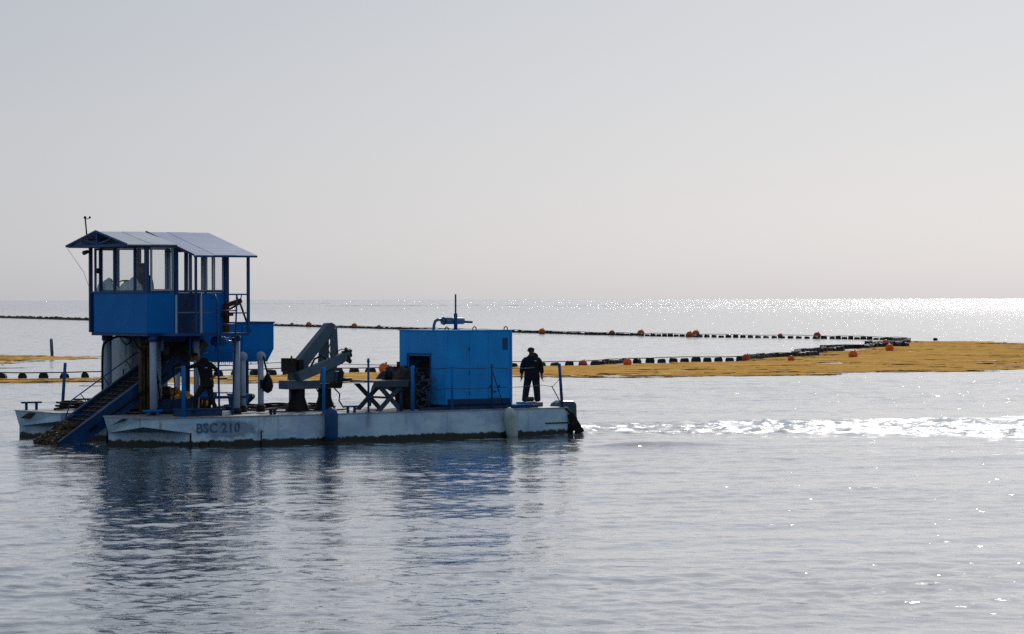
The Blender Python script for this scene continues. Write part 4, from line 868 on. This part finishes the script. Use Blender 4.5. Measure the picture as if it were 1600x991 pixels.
for i in range(26):
    u = random.uniform(9.3, 10.0); v = random.uniform(1.0, 1.6); z = random.uniform(1.0, 1.9); pts = [(u + .16 * math.sin(k_ * 1.1 + i), v + .03 * k_ * random.uniform(-1, 1), z + .14 * math.cos(k_ * .9 + i * 2)) for k_ in range(6)]
    s.path(pts, .012, 5)
tag(s.build('netting', 'grey_green', hp), kind='stuff')
MB().box((9.3, 1.3, DK + .004), (10.0, 2.0, 1.7)).build('engine_block', 'darkmetal', hp, bevel=.05); MB().tube((9.72, 2.6, 2.0), (9.72, 2.6, 2.2), .05, 8).build('filler_pipe', 'rust', hp)
for i, (u, z1) in enumerate(((8.62 - .15, 1.43), (9.42, 1.43))):
    bl = bthing('bollard', (u, .45, DK), ('short blue deck post nearest the trestle table legs', 'short blue deck post in front of the housing doorway')[i], 'post', 'short blue posts in front of the machine')
    MB().tube((u, .45, DK), (u, .45, z1), .045, 10).build('shaft', 'blue_dark', bl); MB().box((u - .12, .38, z1), (u + .06, .52, z1 + .03)).build('cap', 'blue_dark', bl)

# ------------------------------------------------------------------ blue machinery housing
hs_ = bthing('machinery_housing', (11.2, 1.8, DK), 'bright blue steel machinery housing with an open doorway and a silencer on top', 'housing')
U0, U1, V0, V1, Z0, Z1 = 10.05, 12.32, .50, 3.06, .97, 3.14
MB().box((U0 + .03, V0 + .0305, Z0 + .03), (U1 - .03, V1 - .0305, Z0 + .05)).build('floor', 'interior', hs_)
side_seams = [U0, 10.86, 11.52, U1]
for a, b_ in zip(side_seams, side_seams[1:]):
    MB().box((a + .004, V0, Z0 + .16), (b_ - .004, V0 + .03, Z1 - .03)).build('side_panel', 'housing', hs_)
MB().box((U0, V0 + .008, Z0), (U1, V0 + .036, Z0 + .155)).build('skirt', 'blue_dark', hs_); 
MB().box((U0, V1 - .03, Z0), (U1, V1, Z1 - .03)).build('side_panel', 'housing', hs_); MB().box((U1 - .03, V0 + .031, Z0), (U1, V1 - .031, Z1 - .03)).build('side_panel', 'housing', hs_)
# end wall with doorway (v 1.36..2.56, to z 2.37)
MB().box((U0, 2.56, Z0), (U0 + .03, V1 - .031, Z1 - .03)).build('end_panel', 'housing', hs_); MB().box((U0, V0 + .037, Z0), (U0 + .03, 1.36, Z1 - .03)).build('end_panel', 'housing', hs_)
MB().box((U0 + .001, 1.361, 2.38), (U0 + .03, 2.559, Z1 - .03)).build('end_panel', 'housing', hs_)
MB().beam((U0 - .012, 1.33, Z0), (U0 - .012, 1.33, 2.42), .022, .04).beam((U0 - .012, 2.59, Z0), (U0 - .012, 2.59, 2.42), .022, .04).beam((U0 - .012, 1.30, 2.44), (U0 - .012, 2.62, 2.44), .022, .04).build('door_frame', 'blue2', hs_)
MB().box((U0 + .3, V0 + .5, Z0 + .051), (U1 - .3, V1 - .5, 2.2)).build('engine', 'interior', hs_, bevel=.08)
MB().box((U0 - .02, V0 - .02, Z1 - .029), (U1 + .02, V1 + .02, Z1)).build('roof', 'housing', hs_)
MB().beam((U0 - .01, V0 - .008, Z0), (U0 - .01, V0 - .008, Z1 - .03), .05).beam((U1 + .003, V0 - .008, Z0), (U1 + .003, V0 - .008, Z1 - .03), .05).build('corner_post', 'housing', hs_)
MB().box((10.02, V0 + .1, DK + .004), (U1 + .1, V0 + .25, Z0 - .001)).box((10.02, V1 - .3, DK + .004), (U1 + .1, V1 - .15, Z0 - .001)).build('skid', 'blue_dark', hs_)
MB().box((9.0, .22, DK + .004), (13.1, .32, DK + .09)).build('deck_coaming', 'blue_dark', hs_)
hd = MB().box((11.52, V0 - .018, 1.16), (11.92, V0 - .0005, 1.50)).build('hatch', 'housing', hs_); MB().box((11.70, V0 - .035, 1.31), (11.76, V0 - .0185, 1.35)).build('hatch_handle', 'darkmetal', hd)
for a in (11.56, 11.86): MB().box((a, V0 - .03, 1.46), (a + .05, V0 - .0185, 1.52)).build('hinge', 'darkmetal', hd)
for z in (1.25, 1.85, 2.55): MB().box((10.84, V0 - .016, z), (10.875, V0 - .0005, z + .09)).build('door_hinge', 'blue2', hs_)
MB().box((12.02, V0 - .006, 2.55), (12.2, V0 - .0005, 2.9)).build('plate', 'blue2', hs_)
for u in (11.12, 12.22, 10.15): MB().path([(u - .06, V0 + .12, Z1), (u - .055, V0 + .12, Z1 + .06), (u, V0 + .12, Z1 + .10), (u + .055, V0 + .12, Z1 + .06), (u + .06, V0 + .12, Z1)], .016, 6).build('lifting_eye', 'darkmetal', hs_)
sl = MB().tube((10.62, 1.6, 3.40), (11.36, 1.6, 3.40), .10, 16).build('silencer', 'greyblue', hs_)
MB().path([(10.33, 1.6, Z1), (10.34, 1.6, 3.28), (10.38, 1.6, 3.39), (10.47, 1.6, 3.44), (10.62, 1.6, 3.43)], .045, 10).build('exhaust_elbow', 'greyblue', sl)
MB().tube((11.36, 1.6, 3.37), (11.68, 1.6, 3.36), .035, 10).build('exhaust_outlet', 'rust', sl); MB().tube((10.66, 1.6, 3.40), (10.70, 1.6, 3.40), .118, 16).tube((11.30, 1.6, 3.40), (11.36, 1.6, 3.40), .085, 16).build('clamp', 'darkmetal', sl)
mk = MB().tube((11.0, 1.45, Z1), (11.0, 1.45, 3.62), .055, 12).tube((11.0, 1.45, 3.62), (11.0, 1.45, 4.19), .026, 10).build('mast', 'blue2', hs_); MB().box((10.90, 1.38, Z1), (11.1, 1.52, Z1 + .02)).build('mast_base', 'blue2', mk)
# floor litter under the skids and small items at the stern
pl = bthing('deck_winch', (13.1, 1.3, DK), 'small dark winch drum on a low plinth at the standing man\'s feet', 'winch')
MB().box((13.1, .9, DK + .004), (13.75, 1.4, DK + .14)).build('plinth', 'grey_green', pl, bevel=.02); MB().tube((13.3, 1.15, DK + .22), (13.55, 1.15, DK + .22), .07, 12).build('drum', 'darkmetal', pl)
bx = bthing('pallet', (12.8, .9, DK), 'low blue pallet on deck right of the blue housing', 'pallet')
for k_ in range(5): MB().box((12.45, .45 + k_ * .2, DK + .06), (13.05, .60 + k_ * .2, DK + .09)).build('slat', 'blue', bx)
for u in (12.5, 12.95): MB().box((u, .45, DK + .004), (u + .06, 1.4, DK + .059)).build('bearer', 'blue', bx)

# ------------------------------------------------------------------ fenders, outboard, tyre
fb = bthing('fender', (5.76, -.22, .1), 'blue cylindrical fender hanging on the near hull below the crane', 'fender', 'fenders on the near hull')
MB().lathe([(.03, .06), (.14, .10), (.185, .2), (.19, .82), (.15, .95), (.05, .99), (.03, 1.02)], 18, (5.76, -.22, 0)).build('body', 'fender_blue', fb)
MB().path([(5.76, -.22, 1.01), (5.74, -.1, .98), (5.72, .0, .86)], .012, 6).build('lanyard', 'rope', fb)
fw_ = bthing('fender', (11.8, -.22, -.05), 'grimy white tapering fender hanging on the near hull near the stern', 'fender', 'fenders on the near hull')
s = MB(); s.lathe([(.04, -.08), (.15, -.02), (.18, .15), (.185, .6), (.17, .76), (.10, .85), (.03, .88)], 18, (0, 0, 0)); s.v = [(x + 11.78 + .13 * (.8 - z), y - .22, z) for x, y, z in s.v]
s.build('body', 'fender_white', fw_); MB().path([(11.77, -.22, .87), (11.73, -.1, .9), (11.7, .0, .84)], .012, 6).build('lanyard', 'rope', fw_)
ob = bthing('outboard_motor', (14.45, 1.0, 0), 'grey outboard motor mounted on the stern with its cowl above deck', 'outboard motor')
MB().prism([(14.12, .78), (14.18, .92), (14.34, 1.0), (14.78, .98), (14.88, .90), (14.90, .40), (14.80, .30), (14.35, .34), (14.15, .62)], .75, 1.15).build('cowl', 'outboard', ob, bevel=.05)
MB().box((14.16, .745, .80), (14.85, 1.155, .83)).build('cowl_band', 'blue2', ob)
MB().prism([(14.35, .36), (14.7, .36), (14.66, -.5), (14.42, -.5)], .88, 1.02).build('leg', 'black', ob, bevel=.02); MB().box((14.0, .85, .45), (14.36, 1.05, .75)).build('bracket', 'darkmetal', ob)
ty = bthing('tyre_fender', (14.12, -.05, .35), 'worn black tyre and rubber flap hung on the stern corner', 'tyre')
MB().path([(14.14 + .05 * math.sin(a), .25 + .30 * math.cos(a), .32 + .30 * math.sin(a)) for a in [k_ * 2 * math.pi / 20 for k_ in range(21)]], .10, 8).build('tread', 'black', ty)
MB().beam((14.05, -.05, .66), (14.38, -.12, .06), .10, .16, w2=.14, h2=.24).build('flap', 'black', ty); MB().path([(13.85, .05, .86), (14.05, -.06, .70), (14.25, -.12, .48)], .035, 7).build('tie_rope', 'rope', ty)

# ------------------------------------------------------------------ people
def skin_body(name, joints, edges, parent, matfun, mats, root='pelvis', sub=2):
    names = list(joints); me = bpy.data.meshes.new(name); me.from_pydata([joints[k_][0] for k_ in names], [(names.index(a), names.index(b_)) for a, b_ in edges], [])
    o = bpy.data.objects.new(name, me); col.objects.link(o)
    sk = o.modifiers.new('s', 'SKIN'); sk.use_smooth_shade = True
    if not me.skin_vertices: bpy.context.view_layer.objects.active = o
    lay = me.skin_vertices[0].data if me.skin_vertices else None
    for i, k_ in enumerate(names):
        r = joints[k_][1]; lay[i].radius = r if isinstance(r, tuple) else (r, r); lay[i].use_root = (k_ == root)
    sb = o.modifiers.new('b', 'SUBSURF'); sb.levels = sub
    dg = bpy.context.evaluated_depsgraph_get(); m2 = bpy.data.meshes.new_from_object(o.evaluated_get(dg)); bpy.data.objects.remove(o)
    m2.materials.clear()
    for q in mats: m2.materials.append(M[q])
    for p in m2.polygons: p.material_index = matfun(p.center); p.use_smooth = True
    o = bpy.data.objects.new(name, m2); col.objects.link(o); o.parent = parent; return o
def hand(J, E_, side, wrist, d, palm_n, curl=.35):
    """palm plus five fingers; d points from wrist to fingertips, palm_n out of the palm"""
    W = Vector(J[wrist][0]); d = Vector(d).normalized(); n_ = Vector(palm_n).normalized(); a = d.cross(n_).normalized()
    pm = W + d * .07; J['palm' + side] = (tuple(pm), (.040, .020)); E_.append((wrist, 'palm' + side))
    for i, (off, L) in enumerate(((-.030, .068), (-.010, .078), (.011, .072), (.030, .055))):
        k1 = pm + d * .035 + a * off; k2 = k1 + (d + n_ * curl * .6).normalized() * L * .5; k3 = k2 + (d + n_ * curl * 2).normalized() * L * .5
        for nm, p, r in (('k', k1, .010), ('m', k2, .009), ('t', k3, .007)): J['%s%d%s' % (nm, i, side)] = (tuple(p), r)
        E_ += [('palm' + side, 'k%d%s' % (i, side)), ('k%d%s' % (i, side), 'm%d%s' % (i, side)), ('m%d%s' % (i, side), 't%d%s' % (i, side))]
    t1 = W + d * .045 - a * .042 + n_ * .01; t2 = t1 + (d * .7 - a * .5 + n_ * .3).normalized() * .045
    J['th1' + side] = (tuple(t1), .011); J['th2' + side] = (tuple(t2), .009); E_ += [(wrist, 'th1' + side), ('th1' + side, 'th2' + side)]
BASE_E = [('pelvis', 'waist'), ('waist', 'chest'), ('chest', 'upchest'), ('upchest', 'neck'), ('neck', 'headb'), ('headb', 'headm'), ('headm', 'headt')]
for s_ in 'LR':
    BASE_E += [('upchest', 'sh' + s_), ('sh' + s_, 'ua' + s_), ('ua' + s_, 'el' + s_), ('el' + s_, 'fa' + s_), ('fa' + s_, 'wr' + s_), ('pelvis', 'hip' + s_), ('hip' + s_, 'th' + s_), ('th' + s_, 'kn' + s_), ('kn' + s_, 'ca' + s_), ('ca' + s_, 'an' + s_), ('an' + s_, 'toe' + s_)]
def mid(a, b_, t=.5): return tuple(a[i] + (b_[i] - a[i]) * t for i in range(3))
def make_person(base, label, rz, P, head_dir, coat=True, extra=None, legs=True, hdir=None):
    """P: joint positions in metres from the feet; x = to the figure's side, -y = facing, z up"""
    root = empty('person', base, rz); tag(root, label, 'person')
    J = {'pelvis': (P['pelvis'], (.165, .125)), 'waist': (P['waist'], (.155, .115)), 'chest': (P['chest'], (.185, .13)), 'upchest': (P['upchest'], (.155, .11)), 'neck': (P['neck'], .062),
         'headb': (P['headb'], (.078, .082)), 'headm': (P['headm'], (.080, .092)), 'headt': (P['headt'], (.062, .07))}
    E_ = list(BASE_E)
    for s_ in 'LR':
        J['sh' + s_] = (P['sh' + s_], .078); J['ua' + s_] = (mid(P['sh' + s_], P['el' + s_], .5), .064); J['el' + s_] = (P['el' + s_], .052); J['fa' + s_] = (mid(P['el' + s_], P['wr' + s_], .4), .050); J['wr' + s_] = (P['wr' + s_], .036)
        J['hip' + s_] = (P['hip' + s_], .105); J['th' + s_] = (mid(P['hip' + s_], P['kn' + s_], .45), .098); J['kn' + s_] = (P['kn' + s_], .072); J['ca' + s_] = (mid(P['kn' + s_], P['an' + s_], .35), .070)
        J['an' + s_] = (P['an' + s_], .052); J['toe' + s_] = (P['toe' + s_], (.050, .038))
        dd = (hdir or {}).get(s_) or tuple(Vector(P['wr' + s_]) - Vector(P['el' + s_]))
        hand(J, E_, s_, 'wr' + s_, dd, (-.6 if s_ == 'R' else .6, 0, .05) if not hdir else (0, .3, -1), .5)
    hm = Vector(P['headm']); hd_ = Vector(head_dir).normalized(); nk = Vector(P['neck'])
    wr = [Vector(P['wrL']), Vector(P['wrR'])]; kn = (P['knL'][2] + P['knR'][2]) / 2
    def mf(c):
        if (c - hm).length < .17 and (c - nk).length > .06: return 1
        if min((c - q).length for q in wr) < .17 and min((c - Vector(P['el' + s_])).length for s_ in 'LR') > .18: return 1
        if c.z < P['pelvis'][2] - .04 and c.z > .09: return 2
        return 0
    body = skin_body('body', J, E_, root, mf, ['wetsuit', 'skin', 'greypants'])
    # face: nose, brow, ears, mouth and eyes on the body's head
    side_ = hd_.cross(Vector((0, 0, 1))).normalized(); upv = side_.cross(hd_).normalized()
    fc = hm + hd_ * .088
    MB().beam(fc + upv * .02, fc - upv * .02 + hd_ * .018, .022, .02).build('nose', 'skin', root)
    for sg in (-1, 1):
        MB().ball(tuple(fc + side_ * sg * .032 + upv * .028 - hd_ * .006), .011, 8).build('eye', 'black', root); MB().ball(tuple(hm + side_ * sg * .085), .028, 8, (.5, .8, 1)).build('ear', 'skin', root)
    MB().beam(fc - upv * .052 + side_ * .022, fc - upv * .052 - side_ * .022, .010, .008).build('mouth', 'rust', root)
    return root, J, hm, hd_, side_, upv
def coat_shell(root, rings, name='jacket', mat='wetsuit'):
    """rings: (centre, half width x, half depth y) from neck to hem, blended as one shell"""
    n_ = 18; s = MB(); vs = []
    for (c, a, b_) in rings:
        for k_ in range(n_):
            t = 2 * math.pi * k_ / n_; f_ = 1 + .03 * math.sin(5 * t + c[2] * 9); vs.append((c[0] + a * f_ * math.cos(t), c[1] + b_ * f_ * math.sin(t), c[2]))
    s.add(vs, [(i * n_ + k_, i * n_ + (k_ + 1) % n_, (i + 1) * n_ + (k_ + 1) % n_, (i + 1) * n_ + k_) for i in range(len(rings) - 1) for k_ in range(n_)], True)
    o = s.build(name, mat, root); sf_ = o.modifiers.new('t', 'SOLIDIFY'); sf_.thickness = .012; sb = o.modifiers.new('s', 'SUBSURF'); sb.levels = 1; sb.render_levels = 1; return o
# 1 standing man at the stern, facing the viewer, head bowed to his right
q = bw(13.75, 1.5, DK)
P = dict(pelvis=(0, 0, .92), waist=(0, 0, 1.08), chest=(0, .01, 1.25), upchest=(0, .01, 1.38), neck=(.0, -.01, 1.50), headb=(-.012, -.03, 1.575), headm=(-.018, -.045, 1.645), headt=(-.02, -.045, 1.715),
         shL=(.205, .01, 1.40), elL=(.275, .02, 1.13), wrL=(.300, -.03, .90), shR=(-.205, .01, 1.40), elR=(-.285, .02, 1.13), wrR=(-.305, -.03, .90),
         hipL=(.10, 0, .86), knL=(.145, -.02, .48), anL=(.165, .02, .09), toeL=(.185, -.14, .045), hipR=(-.10, 0, .86), knR=(-.165, -.02, .48), anR=(-.215, .02, .09), toeR=(-.25, -.14, .045))
root, J, hm, hd_, sd_, up_ = make_person(q, 'man standing at the stern in dark hooded jacket, head bowed, arms hanging', 0, P, (-.35, -1, -.45))
coat_shell(root, [((0, 0, 1.52), .10, .09), ((0, .01, 1.46), .20, .14), ((0, .01, 1.37), .265, .175), ((0, .01, 1.2), .245, .18), ((0, 0, 1.05), .225, .17), ((0, 0, .92), .235, .175), ((0, 0, .78), .25, .18)])
coat_shell(root, [((.215, .01, 1.42), .07, .07), ((.25, .015, 1.28), .085, .085), ((.285, .02, 1.12), .078, .078), ((.30, -.01, .98), .062, .062)], 'sleeve'); coat_shell(root, [((-.215, .01, 1.42), .07, .07), ((-.255, .015, 1.28), .085, .085), ((-.295, .02, 1.12), .078, .078), ((-.305, -.01, .98), .062, .062)], 'sleeve')
coat_shell(root, [((.11, 0, .82), .125, .125), ((.14, -.01, .6), .11, .11), ((.155, -.01, .4), .10, .10), ((.17, .01, .14), .095, .10)], 'trouser_leg', 'greypants'); coat_shell(root, [((-.11, 0, .82), .125, .125), ((-.15, -.01, .6), .11, .11), ((-.18, -.01, .4), .10, .10), ((-.215, .01, .14), .095, .10)], 'trouser_leg', 'greypants')
MB().ball((-.02, -.03, 1.70), .105, 12, (1, 1.05, .62)).beam((-.04, -.10, 1.69), (-.09, -.20, 1.655), .13, .018).build('cap', 'wetsuit', root)
MB().ball((.045, .05, 1.50), .15, 12, (1.05, .7, .72), .05).ball((.09, .05, 1.46), .10, 10, (1, .8, .8)).build('hood', 'wetsuit', root)
MB().ball((-.02, -.07, 1.585), .06, 10, (1, .8, .8)).build('beard', 'wetsuit', root)
MB().box((.08, -.158, 1.345), (.135, -.150, 1.375)).build('chest_logo', 'logo', root)
for x in (.17, -.20): MB().box((x - .055, -.075, .10), (x + .055, -.068, .12)).build('reflective_band', 'logo', root)
# 2 bent man working under the wheelhouse
q = bw(2.55, 1.35, DK)
P = dict(pelvis=(.10, .0, .90), waist=(.085, -.0, 1.08), chest=(.055, -.0, 1.27), upchest=(.0, -.0, 1.43), neck=(-.10, -.02, 1.52), headb=(-.17, -.04, 1.58), headm=(-.215, -.05, 1.63), headt=(-.25, -.05, 1.69),
         shL=(.19, .03, 1.42), elL=(.42, .05, 1.22), wrL=(.27, -.05, 1.03), shR=(-.14, -.03, 1.40), elR=(-.40, -.10, 1.33), wrR=(-.62, -.14, 1.33),
         hipL=(.17, .02, .84), knL=(.22, .0, .46), anL=(.38, .10, .10), toeL=(.44, -.02, .045), hipR=(.02, -.02, .84), knR=(-.20, -.08, .50), anR=(-.22, .08, .10), toeR=(-.30, -.05, .045))
root, J, hm, hd_, sd_, up_ = make_person(q, 'man in black work clothes leaning forward under the wheelhouse, one arm reaching left', 0, P, (-.9, -.3, -.5), hdir={'R': (-1, -.1, -.05), 'L': (-.7, -.3, -.5)})
coat_shell(root, [((-.07, -.01, 1.53), .11, .09), ((.01, 0, 1.46), .20, .13), ((.04, 0, 1.36), .22, .155), ((.07, 0, 1.2), .20, .155), ((.09, 0, 1.05), .185, .145), ((.10, 0, .88), .20, .155), ((.09, 0, .76), .205, .16)])
MB().ball((-.235, -.045, 1.68), .10, 12, (1.05, 1, .62)).build('hair', 'wetsuit', root); MB().box((.06, -.162, 1.31), (.13, -.154, 1.335)).build('chest_logo', 'logo', root)
MB().ball((-.02, .05, 1.52), .13, 10, (1.2, .8, .6)).build('hood', 'wetsuit', root)
# 3 helmsman seated inside the wheelhouse
q = bw(1.95, 3.75, ZF + .42)
P = dict(pelvis=(0, 0, .62), waist=(0, 0, .80), chest=(0, 0, .98), upchest=(0, 0, 1.12), neck=(-.02, -.01, 1.25), headb=(-.04, -.02, 1.34), headm=(-.045, -.02, 1.42), headt=(-.045, -.02, 1.50),
         shL=(.22, 0, 1.14), elL=(.29, -.10, .88), wrL=(.12, -.32, .92), shR=(-.22, 0, 1.14), elR=(-.34, -.14, 1.0), wrR=(-.42, -.34, 1.05),
         hipL=(.11, -.02, .60), knL=(.16, -.42, .60), anL=(.16, -.42, .12), toeL=(.16, -.54, .05), hipR=(-.11, -.02, .60), knR=(-.16, -.42, .60), anR=(-.16, -.42, .12), toeR=(-.16, -.54, .05))
root, J, hm, hd_, sd_, up_ = make_person(q, 'helmsman in dark clothes sitting inside the glazed wheelhouse', R(-35), P, (-.5, -1, -.1), hdir={'L': (-.4, -1, 0), 'R': (-.3, -1, 0)})
MB().ball((-.045, .0, 1.475), .105, 12, (1, 1.05, .75)).build('hair', 'wetsuit', root)
coat_shell(root, [((-.01, 0, 1.24), .10, .09), ((0, 0, 1.18), .22, .14), ((.02, 0, 1.08), .29, .17), ((.03, 0, .9), .31, .18), ((.03, 0, .7), .31, .18)])
st = bthing('stool', (1.95, 3.75, ZF), 'dark pedestal stool under the helmsman inside the wheelhouse', 'stool')
MB().tube((1.95, 3.75, ZF + .90), (1.95, 3.75, ZF + .95), .2, 14).build('seat', 'black', st); MB().tube((1.95, 3.75, ZF + .02), (1.95, 3.75, ZF + .899), .04, 10).build('stem', 'darkmetal', st); MB().tube((1.95, 3.75, ZF + .003), (1.95, 3.75, ZF + .02), .18, 12).build('foot', 'darkmetal', st)
MB().box((1.62, 3.30, ZF + .40), (1.92, 4.0, ZF + .42)).build('footrest', 'darkmetal', st)
for o in bpy.data.objects:
    if 'base' in o: del o['base']
